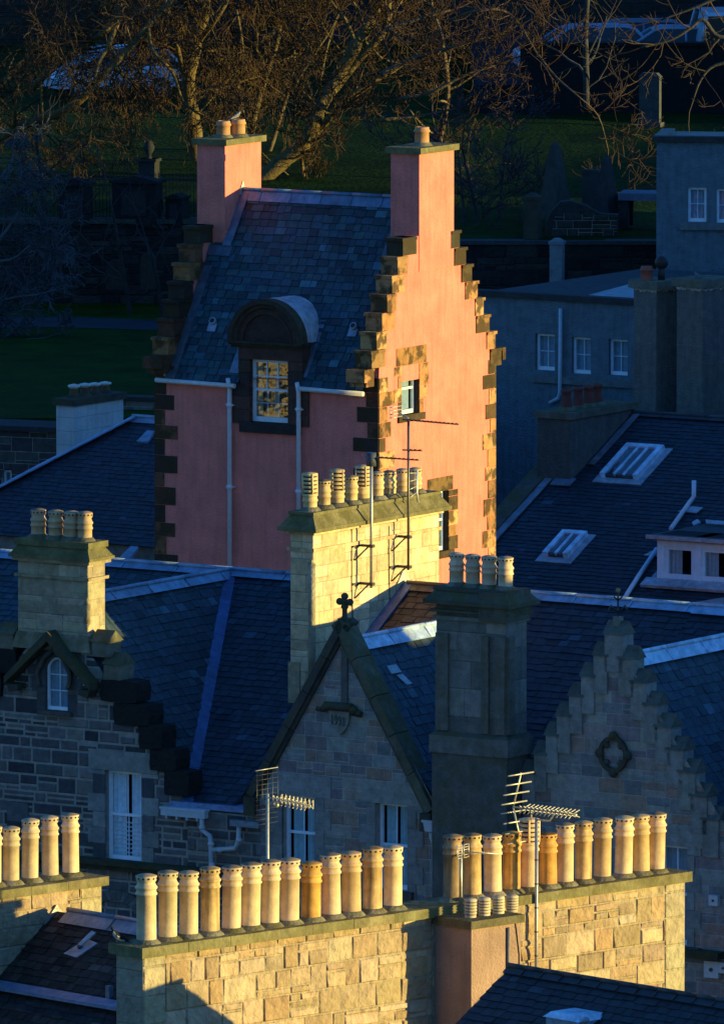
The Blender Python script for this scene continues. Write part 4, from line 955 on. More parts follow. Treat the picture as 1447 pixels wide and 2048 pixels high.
    o, c = chimney_box(C, x0, x1, yc, yb, ze - 1.5, zsh, [(zsh - .36, zsh - .29, .05), (zsh - .02, zsh + .04, .07), (zsh + .04, zsh + .12, .19), (zsh + .12, zcap - .06, .17, .0), (zcap - .06, zcap, .03)], GP, name='shaft', ch=(.26, .34), sw=(.3, .8), dark=(.19, .165, .08))
    zt_ = M.s(626, 1118, x1)[1]; c.tube([(x1 - .03, yc, zt_ - 2.6), (x1 - .03, yc, zt_ - .1)], .075, n=10, col=(.4, .33, .22)); c.tube([(x1 - .03, yc, zt_ - .1), (x1 - .03, yc, zt_)], .075, .01, n=10, col=(.4, .33, .22))
    c.box(x0 - .04, x1 - .3, yc - .035, yc + .3, ze, M.f(600, 1325, yc)[1], GP[3])
    xm = (x0 + x1) / 2; lst = [(620, 947, 1), (648, 958, 0), (674, 940, 1), (702, 950, 0), (725, 932, 1), (754, 942, 0), (779, 940, 0), (804, 936, 0), (830, 934, 0)]
    for p, t, l in lst: mound(c, xm, M.s(p, 1000, xm)[0], zcap, .15)
    ap_ = MB(); ya_ = yr; ap_.prism([(x1 + .025, yr - .26, zr + .06), (x1 + .025, yr + .26, zr + .06), (x1 + .025, yr, zr + .36)], (.012, 0, 0), (.5, .48, .4)); 
    c.build('chimney_cap', 'capstone', C); ap_.build('lead_apron', 'lead', C)
    for p, t, l in lst:
        y_ = M.s(p, 1000, xm)[0]; pot(C, xm, y_, zcap, M.s(p, t, xm)[1] - zcap, .14 if l else .125, 'louvre' if l else 'band', (.56, .43, .24))
    # ---------------- dark chimney at the wall head
    yD = -.45; dx0, dx1 = M.f(872, 1400, yD)[0], M.f(1011, 1400, yD)[0]; dy1 = M.s(1052, 1400, dx1)[0]
    zD = M.f(1010, 1184, yD)[1]; zDs = M.f(1010, 1245, yD)[1]; zb1 = M.f(930, 1465, yD)[1]; zb2 = M.f(930, 1508, yD)[1]; DKS = [(.185, .18, .155), (.16, .155, .135), (.21, .20, .165)]
    D = house('chimney_stack', M, 'tall dark grey panelled chimney stack with four pale pots, standing right of the pointed gable', 'chimney', None)
    o, c = chimney_box(D, dx0, dx1, yD, dy1, 0, zDs, [(zb2, zb1 - .08, .10), (zDs - .03, zDs + .04, .05), (zDs + .12, zDs + .17, .1), (zDs + .28, zDs + .36, .19), (zDs + .36, zD - .06, .17, .02), (zD - .06, zD, .05)], DKS, name='shaft', ch=(.5, .7), sw=(.5, .9), mortar=(.10, .095, .08), dark=(.09, .09, .065))
    frustum(c, dx0, dx1, yD, dy1, zb1 - .08, .1, zb1, .02, (.1, .1, .08)); c.box(dx0 - .06, dx1 + .06, yD - .06, dy1 + .06, 8, zb2, (.12, .115, .1)); c.box(dx0, dx1, yD, dy1, zDs, zD - .1, (.11, .105, .09))
    zq = M.f(1010, 1275, yD)[1]; pj = .07
    for a, b in ((dx0 + .02, dx0 + .3), (dx1 - .52, dx1 - .36), (dx1 - .22, dx1 + .0)): c.box(a, b, yD - pj, yD + .02, zb1 + .02, zq, (.15, .14, .115))
    c.box(dx1 - .02, dx1 + pj, yD + .0, yD + .2, zb1 + .02, zq, (.15, .14, .115)); c.box(dx1 - .55, dx1 + .07, yD - .12, dy1 + .03, zDs + .0, zD - .02, (.10, .10, .075))
    ymd = (yD + dy1) / 2; lst = [(912, 1104), (945, 1107), (977, 1110), (1010, 1112)]
    for p, t in lst: mound(c, M.f(p, 1180, ymd)[0], ymd, zD, .14)
    c.build('chimney_cap', 'capstone', D)
    for p, t in lst: pot(D, M.f(p, 1180, ymd)[0], ymd, zD, M.f(p, t, ymd)[1] - zD, .14, 'band', (.62, .47, .33))
    # ---------------- right house
    E = house('gabled_house', M, 'grey stone house with pitched crow steps, iron finial and carved quatrefoil', 'house', 'stone houses of the middle row')
    xe, zE = M.f(1237, 1262); xe = M.f(1237, 0)[0]; xel, xer = M.f(1060, 1560)[0], M.f(1432, 1600)[0]; zbl = M.f(1060, 1545)[1]; hE = (xer - xel) / 2; slope_ = (zE - zbl) / (xe - xel)
    zeE = zE - slope_ * (xer - xe)
    we = (M.f(1322, 0)[0], M.f(1380, 0)[0], M.f(1350, 1890)[1], M.f(1350, 1692)[1])
    m = MB(); masonry(m, F, [(xel, zlow), (xer + .2, zlow), (xer + .2, zeE - .3), (xe, zE - .25), (xel, zbl - .3)], [we], ASHD, (.2, .32), (.3, .8), .012, (.002, .008), (.34, .32, .28), .25)
    m.face([(xel, 0, 0), (xer + .2, 0, 0), (xer + .2, 0, zlow), (xel, 0, zlow)], ASHD[0]); m.face([(xel, 2 * yr, 0), (xer + 4, 2 * yr, 0), (xer + 4, 2 * yr, ze), (xel, 2 * yr, ze)], ASHD[0]); m.face([(xer + 4, 0, 0), (xer + 4, 2 * yr, 0), (xer + 4, 2 * yr, ze), (xer + 4, yr, zr), (xer + 4, 0, ze)], ASHD[0])
    m.build('wall', 'stone', E)
    d = MB(); u0, u1, v0, v1 = we; blk(d, F, u0 - .35, u1 + .4, v1, v1 + .42, -.05, .03, ASHD[0]); z = v0; i = 0
    while z < v1: blk(d, F, u1, u1 + (.3 if i % 2 else .16), z, z + .34, -.05, .025, jit(ASHD[1], .15)); z += .35; i += 1
    blk(d, F, u0 - .3, u1 + .3, v0 - .16, v0 - .01, -.05, .14, (.09, .085, .07)); d.build('window_margins', 'stone', E)
    window(E, F, *we, cols=2, rows=(1, 1), back=.14, fw=.06, col=(.74, .84, .92))
    sc_ = MB(); zz = M.f(1380, 1900, -.2)[1]; sc_.box(u1 + .02, xer + .2, -.28, .02, zz - .14, zz, (.055, .055, .035)); sc_.build('string_course', 'capstone', E)
    st = [(1189, 1216, 1291), (1164, 1190, 1332), (1140, 1166, 1372), (1115, 1142, 1411), (1093, 1117, 1451), (1070, 1094, 1489), (1046, 1071, 1527)]
    stR = [(1239, 1284, 1298), (1264, 1309, 1345), (1290, 1332, 1390), (1313, 1359, 1434), (1337, 1384, 1480), (1361, 1408, 1525), (1385, 1432, 1573), (1409, 1456, 1620)]
    def cs(pa, pb, py, right):
        s_ = MB(); a, b = M.f(pa, 0, -.05)[0], M.f(pb, 0, -.05)[0]; zt_ = M.f((pa + pb) / 2, py, -.05)[1]
        if right: b -= .16
        dd = .34; md_ = (-.05 + dd) / 2; hh = .92
        s_.box(a, b, -.05, dd, zt_ - hh, zt_ - .2, jit((.25, .24, .205), .1)); s_.prism([(a - .03, -.09, zt_ - .2), (a - .03, dd + .04, zt_ - .2), (a - .03, md_, zt_ + .05)], (b - a + .06, 0, 0), jit((.115, .115, .09), .1)); s_.build('crow_step', 'stone', E)
    for a in st: cs(*a, False)
    for a in stR: cs(*a, True)
    cs(1211, 1262, 1249, True)
    fi = MB(); fz = M.f(1237, 1246, .1)[1]; fx = M.f(1237, 0, .1)[0]; ic = (.05, .045, .04); fi.box(fx - .07, fx + .07, .05, .2, fz - .1, fz + .12, (.16, .15, .12)); fi.tube([(fx, .12, fz + .1), (fx, .12, fz + .62)], .02, n=6, col=ic)
    for a in range(6):
        t = a * math.pi / 3; fi.tube([(fx, .12, fz + .2), (fx + .16 * math.cos(t), .12 + .16 * math.sin(t), fz + .32), (fx + .2 * math.cos(t), .12 + .2 * math.sin(t), fz + .24)], .018, n=5, col=ic); fi.tube([(fx, .12, fz + .42), (fx + .09 * math.cos(t), .12 + .09 * math.sin(t), fz + .5)], .014, n=5, col=ic)
    fi.ball((fx, .12, fz + .62), .05, .05, .05, (.3, .2, .08), 8, 6); fi.build('iron_finial', 'iron', E)
    qf = MB(); qx, qz = M.f(1228, 1508)
    for i in range(48):
        t0, t1 = 2 * math.pi * i / 48, 2 * math.pi * (i + 1) / 48
        def rr(t, o): return (.245 + o)
        for o, h in (((0, .075), .05),):
            pa = [(qx + rr(t0, o[0]) * math.cos(t0), qz + 1.1 * rr(t0, o[0]) * math.sin(t0)), (qx + rr(t1, o[0]) * math.cos(t1), qz + 1.1 * rr(t1, o[0]) * math.sin(t1)), (qx + rr(t1, o[1]) * math.cos(t1), qz + 1.1 * rr(t1, o[1]) * math.sin(t1)), (qx + rr(t0, o[1]) * math.cos(t0), qz + 1.1 * rr(t0, o[1]) * math.sin(t0))]
            qf.prism([(a, -.09, b) for a, b in pa], (0, .1, 0), (.075, .07, .055))
    for t in range(4):
        a = t * math.pi / 2; qf.ball((qx + .31 * math.cos(a), -.05, qz + .35 * math.sin(a)), .10, .07, .10, (.075, .07, .055), 8, 6); qf.ball((qx + .22 * math.cos(a + .78), -.04, qz + .24 * math.sin(a + .78)), .07, .05, .07, (.085, .08, .065), 8, 6)
    qf.build('quatrefoil', 'capstone', E)
    r = MB(); zrE = M.f(1285, 1309, 1.2)[1]; kE = slope_ * .96; yE = (zrE - ze) / k
    slates_on(r, (xer, 0, zeE), (xer, 9, zeE), [(xe + 4.2, .05, zrE - kE * 4.2), (xe + 4.2, yE, zrE - kE * 4.2), (xe, yE + .3, zrE), (xe, .05, zrE)], row=.2, wid=(.2, .34), col=(.028, .05, .066), odd=.02)
    slates_on(r, (xel, 0, zbl), (xel, 9, zbl), [(xel - .1, .05, zrE - kE * (xe - xel + .1)), (xe, yE + .3, zrE), (xe, .05, zrE)], row=.2, col=(.03, .034, .04))
    slates_on(r, (xdk, 0, ze), (xer + 4, 0, ze), [(xdk, 1.0, ze + k), (xer + 4, 1.0, ze + k), (xer + 4, yr, zr), (xdk, yr, zr)], row=.2, wid=(.2, .34), col=(.011, .023, .036), odd=.01)
    slates_on(r, (xdk, 2 * yr, ze), (xer + 4, 2 * yr, ze), [(xdk, 2 * yr, ze), (xer + 4, 2 * yr, ze), (xer + 4, yr, zr), (xdk, yr, zr)], row=.3, wid=(.3, .5))
    re_ = r.build('roof', 'slate', E); lf = MB(); ridge(lf, (xe, .42, zrE + .05), (xe, yE + .2, zrE + .05), .2, kE * .75, (.46, .58, .70)); lf.cut(); ridge(lf, (xdk, yr, zr + .05), (xer + 4, yr, zr + .05), .22, k, (.24, .36, .50)); lf.build('ridge_lead', 'lead', re_)
    bx = MB()
    for px, py, s_, nm in ((1430, 1800, .1, 0), (1426, 1938, .16, 1), (1450, 1935, .1, 1)):
        a, z = M.f(px, py); v = MB(); v.box(a - s_, a + s_, -.1, 0, z - s_, z + s_, (.5, .52, .52)); v.tube([(a, -.12, z), (a, -.09, z)], s_ * .25, n=8, col=(.05, .05, .05)); v.build('wall_vent', 'paint', E)
    return dict(x0=x0, x1=x1, yc=yc, yb=yb, yr=yr, zr=zr, ze=ze, k=k, zcap=zcap, xm=xm)
ROW = build_row()

# ------------------------------------------------------------------ slate-roofed house with skylights and a dormer, behind on the right
def build_skylight_house():
    Q = Fr(1000, 1058, 258, -32); root = house('slate_roofed_house', Q, 'house with a big dark slate roof carrying two lead-framed skylights and a white two-light dormer', 'house')
    yr, zr = Q.s(1211, 826, 0); z0 = Q.s(1000, 1058, 0)[1]; k = (zr - z0) / yr; xr = 9.0; n = Vector((0, -k, 1)).normalized(); V = Vector((0, 1, k)).normalized(); X = Vector((1, 0, 0)); ya = -3.5; za = z0 - 3.5 * k
    m = MB(); m.face([(0, ya, 0), (xr, ya, 0), (xr, ya, za), (0, ya, za)], (.2, .19, .17)); m.face([(0, ya, 0), (0, ya, za), (0, yr, zr), (0, 2 * yr - ya, za), (0, 2 * yr - ya, 0)], (.11, .105, .1)); m.face([(xr, ya, 0), (xr, 2 * yr - ya, 0), (xr, 2 * yr - ya, za), (xr, yr, zr), (xr, ya, za)], (.2, .19, .17)); m.face([(0, 2 * yr - ya, 0), (xr, 2 * yr - ya, 0), (xr, 2 * yr - ya, za), (0, 2 * yr - ya, za)], (.2, .19, .17)); m.build('wall', 'stone', root)
    r = MB(); slates(r, [(0, ya, za), (xr, ya, za), (xr, yr, zr), (0, yr, zr)], .165, (.2, .34), (.018, .03, .042), .22, odd=.008); slates(r, [(xr, 2 * yr - ya, za), (0, 2 * yr - ya, za), (0, yr, zr), (xr, yr, zr)], .3, (.3, .5), (.030, .036, .042)); roof = r.build('roof', 'slate', root)
    l = MB(); ridge(l, (.3, yr, zr + .03), (xr, yr, zr + .03), .13, k, (.05, .055, .06)); l.build('ridge_tiles', 'slate', roof)
    vl = MB(); strip(vl, (.12, ya, za + .05), (.12, yr - 2.25, zr - 2.25 * k + .05), .2, n, (.20, .23, .27)); vl.cut(); strip(vl, (.9, yr - 2.2, zr - 2.2 * k + .05), (.9, yr - .1, zr - .1 * k + .05), .17, n, (.18, .21, .25)); vl.build('verge_lead', 'lead', roof)
    sk = MB(); sk.prism([(-.5, ya, za + .12), (0, ya, za + .12), (0, yr, zr + .12), (-.5, yr, zr + .12)], (0, 0, -.5), (.10, .095, .085))
    sk.build('skew_coping', 'capstone', root)
    # chimney at the gable head with four red pots
    xA = 0.72; yn = Q.s(1139, 830, xA)[0]; yf = Q.s(1268, 815, xA)[0]; zt = Q.s(1139, 826, xA)[1]; xL = Q.f(1074, 830, yn)[0]
    o, c = chimney_box(root, xL, xA, yn, yf, z0 - .5, zt - .16, [(zt - .16, zt, .07)], [(.10, .10, .095), (.095, .095, .09)], name='chimney', fam='greyharl', ch=(3, 4), sw=(3, 4), mortar=(.1, .1, .095), dark=(.12, .12, .10))
    ym = yn + (yf - yn) * .22; xm = (xL + xA) / 2
    lst = [(1132, 770), (1155, 768), (1176, 767), (1194, 765)]
    pys = [Q.s(p, 800, xm)[0] for p, t in lst]
    for y in pys: mound(c, xm, y, zt, .15)
    c.build('chimney_cap', 'capstone', o)
    for (p, t), y in zip(lst, pys): pot(o, xm, y, zt, .5, .14, 'red', (.15, .055, .048))
    fl = MB(); strip(fl, (xL + .5, yn - .1, z0 + (yn - .1) * k + .07), (xA + .1, yn - .1, z0 + (yn - .1) * k + .07), .34, n, (.16, .2, .25)); fl.build('chimney_flashing', 'lead', roof)
    def on(px, py, h=0.0): return Q.pl(px, py, (0, 0, z0) + n * h if False else Vector((0, 0, z0)) + n * h, n)
    def skylight(c4, bars):
        a, b, c_, d = [on(*p, .16) for p in c4]                        # top-left, top-right, bottom-right, bottom-left
        w = ((b - a).dot(X) + (c_ - d).dot(X)) / 2; L = ((a - d).dot(V) + (b - c_).dot(V)) / 2; O = (a + b + c_ + d) / 4 - X * w / 2 - V * L / 2
        s_ = MB(); G3 = lambda u, v, h: O + X * u + V * v + n * h; LC = (.56, .72, .84)  # frame colour carries the sky's blue light
        bx = lambda u0, u1, v0, v1, h0, h1, cl: s_.box(u0, u1, v0, v1, h0, h1, cl, G3)
        bx(-.12, w + .18, -.22, L + .06, -.17, -.13, (.34, .38, .42)); bx(-.0, .13, 0, L, -.14, .0, LC); bx(w - .13, w, 0, L, -.14, .0, LC); bx(.13, w - .13, L - .14, L, -.14, .004, LC); bx(.1, w - .1, .02, .08, -.14, -.05, (.08, .09, .1))
        for i in range(1, bars + 1): u = .13 + (w - .26) * i / (bars + 1); bx(u - .03, u + .03, .02, L - .14, -.10, -.012, LC)
        o = s_.build('skylight', 'lead', roof); g = MB(); g.face([G3(.12, .04, -.05), G3(w - .12, .04, -.05), G3(w - .12, L - .12, -.05), G3(.12, L - .12, -.05)], (.02, .03, .06)); g.build('pane', 'glass', o)
        b_ = MB(); b_.face([G3(.0, .0, -.13), G3(w, .0, -.13), G3(w, L, -.13), G3(.0, L, -.13)], (.01, .012, .02)); b_.build('curb', 'cloth', o)
    skylight([(1243, 884), (1316, 889), (1282, 952), (1208, 944)], 2); skylight([(1117, 1056), (1166, 1063), (1136, 1110), (1094, 1101)], 1)
    for px, py in ((1222, 985),): pass
    # dormer
    pb = on(1315, 1168); yd = pb.y; zb = pb.z + .05; xd = Q.f(1313, 1120, yd)[0]; zt = Q.f(1313, 1078, yd)[1]; xe = xd + 3.2
    d = MB(); PW = (.60, .77, .88); F = fmap(yd); w1 = (Q.f(1331, 0, yd)[0], Q.f(1389, 0, yd)[0]); w2 = (Q.f(1404, 0, yd)[0], Q.f(1404, 0, yd)[0] + (w1[1] - w1[0])); zw0, zw1 = Q.f(1360, 1160, yd)[1], Q.f(1360, 1094, yd)[1]  # white dormer paint with blue skylight mixed into its colour
    hs = [(w1[0], w1[1], zw0, zw1), (w2[0], w2[1], zw0, zw1)]; base_wall(d, F, [(xd, zb), (xe, zb), (xe, zt), (xd, zt)], hs, PW, .12)
    back = yd + (zt - zb) / k
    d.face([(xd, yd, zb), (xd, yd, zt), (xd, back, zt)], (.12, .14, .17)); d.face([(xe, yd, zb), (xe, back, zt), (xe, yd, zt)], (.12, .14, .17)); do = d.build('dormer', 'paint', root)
    for h in hs: window(do, F, *h, cols=1, rows=(1,), back=.05, fw=.085, col=PW, curtain={'at': ((.05, .5),), 'col': (.35, .45, .5)})
    f = MB(); f.box(xd - .18, xe + .1, yd - .16, back + .6, zt, zt + .1, (.045, .05, .055)); f.box(xd - .2, xe + .1, yd - .2, yd - .15, zt + .02, zt + .11, (.3, .33, .36)); f.build('dormer_roof', 'slate', do)
    s_ = MB(); strip(s_, (xd - .3, yd - .12, zb - .02), (xe, yd - .12, zb - .02), .34, n, (.38, .44, .5), .05); strip(s_, (xd - .12, yd - .05, zb + .02), (xd - .12, back - .1, zt - .02), .16, n, (.3, .35, .4)); s_.prism([on(1383, 1046, .12), on(1394, 1040, .12), on(1400, 1046, .12), on(1386, 1052, .12)], n * .03, (.4, .45, .5)); s_.prism([on(1410, 1041, .14), on(1460, 1045, .14), on(1460, 1052, .14), on(1411, 1048, .14)], n * .03, (.4, .45, .5)); s_.build('dormer_flashing', 'lead', do)
    p = MB(); WC = (.60, .74, .84); p.tube([on(1236, 1215, .1), on(1274, 1155, .1), on(1312, 1098, .1)], .055, n=9, col=WC); p.build('waste_pipe', 'paint', root)  # white pipes, blue skylight put into their colour
    p = MB(); q = on(1385, 1001, .12); p.tube([on(1340, 1058, .1), on(1379, 1003, .1), q + Vector((.02, 0, .1)), q + Vector((.02, 0, .48))], .055, n=9, col=WC); p.build('vent_pipe', 'paint', root)
    f = MB(); a = on(1384, 1020, .04); f.prism([a - X * .35 - V * .12, a + X * .18 - V * .14, a + X * .22 + V * .12, a - X * .1 + V * .14], n * .02, (.34, .4, .45)); a = on(1305, 1108, .04); f.prism([a - X * .2 - V * .1, a + X * .2 - V * .1, a + X * .22 + V * .1, a - X * .1 + V * .1], n * .02, (.34, .4, .45)); f.build('pipe_flashing', 'lead', roof)
    v = MB(); a = on(1430, 1222, .02); v.prism([a - X * .45, a + X * .3 - V * .1, a + X * .15 + V * .28], n * .22, (.3, .3, .3)); v.build('roof_vent', 'lead', roof)
build_skylight_house()

# ------------------------------------------------------------------ grey harled buildings on the right
def build_grey():
    Q = Fr(1110, 700, 271, -33); root = house('grey_building', Q, 'long blue-grey harled building with a flat roof and a row of three white sash windows', 'building')
    x0, x1 = Q.f(950, 700)[0], Q.f(1330, 700)[0]; zt = Q.f(1110, 600)[1]; F = fmap(0); GC = (.14, .19, .22); hs = []
    for a, b, c, d in ((1071, 1110, 668, 741), (1144, 1182, 675, 748), (1218, 1256, 679, 751)): hs.append((Q.f(a, 0)[0], Q.f(b, 0)[0], Q.f((a + b) / 2, d)[1], Q.f((a + b) / 2, c)[1]))
    m = MB(); base_wall(m, F, [(x0, 0), (x1, 0), (x1, zt), (x0, zt)], hs, GC, .16); m.face([(x0, 0, 0), (x0, 8, 0), (x0, 8, zt), (x0, 0, zt)], GC); m.face([(x0, 8, 0), (x1, 8, 0), (x1, 8, zt), (x0, 8, zt)], GC); m.face([(x1, 0, 0), (x1, 0, zt), (x1, 8, zt), (x1, 8, 0)], GC); m.build('wall', 'greyharl', root)
    r = MB(); r.box(x0 - .1, x1 + .1, -.1, .3, zt, zt + .14, (.05, .05, .052)); r.box(x0, x1, .3, 8.1, zt - .1, zt + .06, (.06, .065, .07)); r.build('roof', 'stone', root)
    l = MB(); l.face([(Q.f(1165, 592, .6)[0], .6, zt + .065), (x1, .6, zt + .065), (x1, 4.5, zt + .065), (Q.f(1255, 583, 4)[0], 4, zt + .065)], (.24, .28, .32)); l.build('lead_flat', 'lead', root)
    for i, h in enumerate(hs):
        w = window(root, F, *h, cols=2, rows=(2,), back=.10, fw=.06, col=(.8, .86, .9)); 
    sl_ = MB(); sl_.box(hs[0][0] - .12, hs[2][1] + .3, -.1, 0, hs[0][2] - .3, hs[0][2] - .14, (.16, .165, .165)); sl_.build('sill_band', 'stone', root)
    d = MB(); px = lambda a, b: (Q.f(a, b, -.1)[0], -.1, Q.f(a, b, -.1)[1]); d.tube([px(1120, 617), px(1119, 785), px(1115, 797), px(1098, 806)], .05, n=8, col=(.45, .5, .53)); d.build('downpipe', 'paint', root)
    U = Fr(1311, 560, 281, -7); ru = house('grey_block', U, 'taller grey harled block with flat parapet roof and paired white windows at the right edge', 'building')
    zt = U.f(1311, 283)[1]; x1 = 9; F = fmap(0); hs = [(U.f(1376, 0)[0], U.f(1413, 0)[0], U.f(1395, 444)[1], U.f(1395, 375)[1]), (U.f(1433, 0)[0], U.f(1470, 0)[0], U.f(1450, 446)[1], U.f(1450, 378)[1])]
    m = MB(); GC = (.14, .19, .22); base_wall(m, F, [(0, 0), (x1, 0), (x1, zt), (0, zt)], hs, GC, .14); m.face([(0, 0, 0), (0, 0, zt), (0, 2.7, zt), (0, 2.7, 0)], GC); m.face([(0, 2.7, 0), (x1, 2.7, 0), (x1, 2.7, zt), (0, 2.7, zt)], GC); m.face([(x1, 0, 0), (x1, 2.7, 0), (x1, 2.7, zt), (x1, 0, zt)], GC); m.build('wall', 'greyharl', ru)
    r = MB(); r.box(-.1, x1, -.12, .25, zt, zt + .14, (.05, .05, .05)); r.box(-.1, .22, .25, 2.8, zt, zt + .13, (.2, .19, .17)); r.box(.22, x1, .25, 2.8, zt - .05, zt + .05, (.25, .23, .2)); r.build('roof', 'stone', ru)
    for h in hs: window(ru, F, *h, cols=2, rows=(2,), back=.08, fw=.06, col=(.8, .86, .9))
    s_ = MB(); s_.box(hs[0][0] - .2, x1, -.1, 0, hs[0][2] - .2, hs[0][2] - .02, (.17, .175, .175)); s_.build('sill_band', 'stone', ru)
    # two big harled chimney stacks
    for i, (pa, pn, pf, yt, Y, lab) in enumerate(((1266, 1311, 1354, 563, 265, 'dark harled chimney stack with a red clay pot and black cowl'), (1352, 1404, 1462, 560, 264, 'dark harled chimney stack with a grey pigeon on top, at the right edge'))):
        K = Fr(pn, 700, Y, -45); ro = house('chimney_stack', K, lab, 'chimney', 'harled twin chimney stacks'); xl = K.f(pa, 700)[0]; yf = K.s(pf, 700, 0)[0]; zt = K.f(pn, yt)[1]
        o, c = chimney_box(ro, xl, 0, 0, yf, 0, zt - .2, [(zt - .2, zt, .1)], [(.16, .155, .14), (.15, .145, .13)], name='shaft', fam='greyharl', ch=(3, 4), sw=(3, 4), dark=(.17, .165, .13))
        # white bird-lime line under the cap
        for a in range(14):
            t = a / 13; zz = zt - .2 + R.uniform(-.05, .0); c.box(xl - .015 + (-xl) * t * .93, xl + .02 + (-xl) * (t * .93 + .06), -.012, 0, zz - .035, zz + .02, (.6, .6, .58)); c.box(0, .012, yf * t * .93, yf * (t * .93 + .07), zz - .03, zz + .02, (.6, .6, .58))
        c.build('chimney_cap', 'capstone', ro); y = yf * .4; x = xl * .5
        if i == 0:
            pot(ro, xl * .62, y * .5, zt, .34, .15, 'plain', (.30, .10, .07)); cw = MB(); cx, cy = xl * .35, y * 1.5; cw.tube([(cx, cy, zt), (cx, cy, zt + .3)], .09, n=10, col=(.03, .03, .03)); cw.ball((cx, cy, zt + .42), .17, .17, .17, (.025, .02, .02), 12, 8); cw.build('cowl', 'iron', ro)
        else:
            b = bird('pigeon', 'grey pigeon standing on the dark harled stack at the right edge', K.w((xl * .55, yf * .25, zt)), rad(160), .17, (.16, .17, .18), (.2, .2, .22), (.1, .11, .13), (.12, .12, .13))
build_grey()

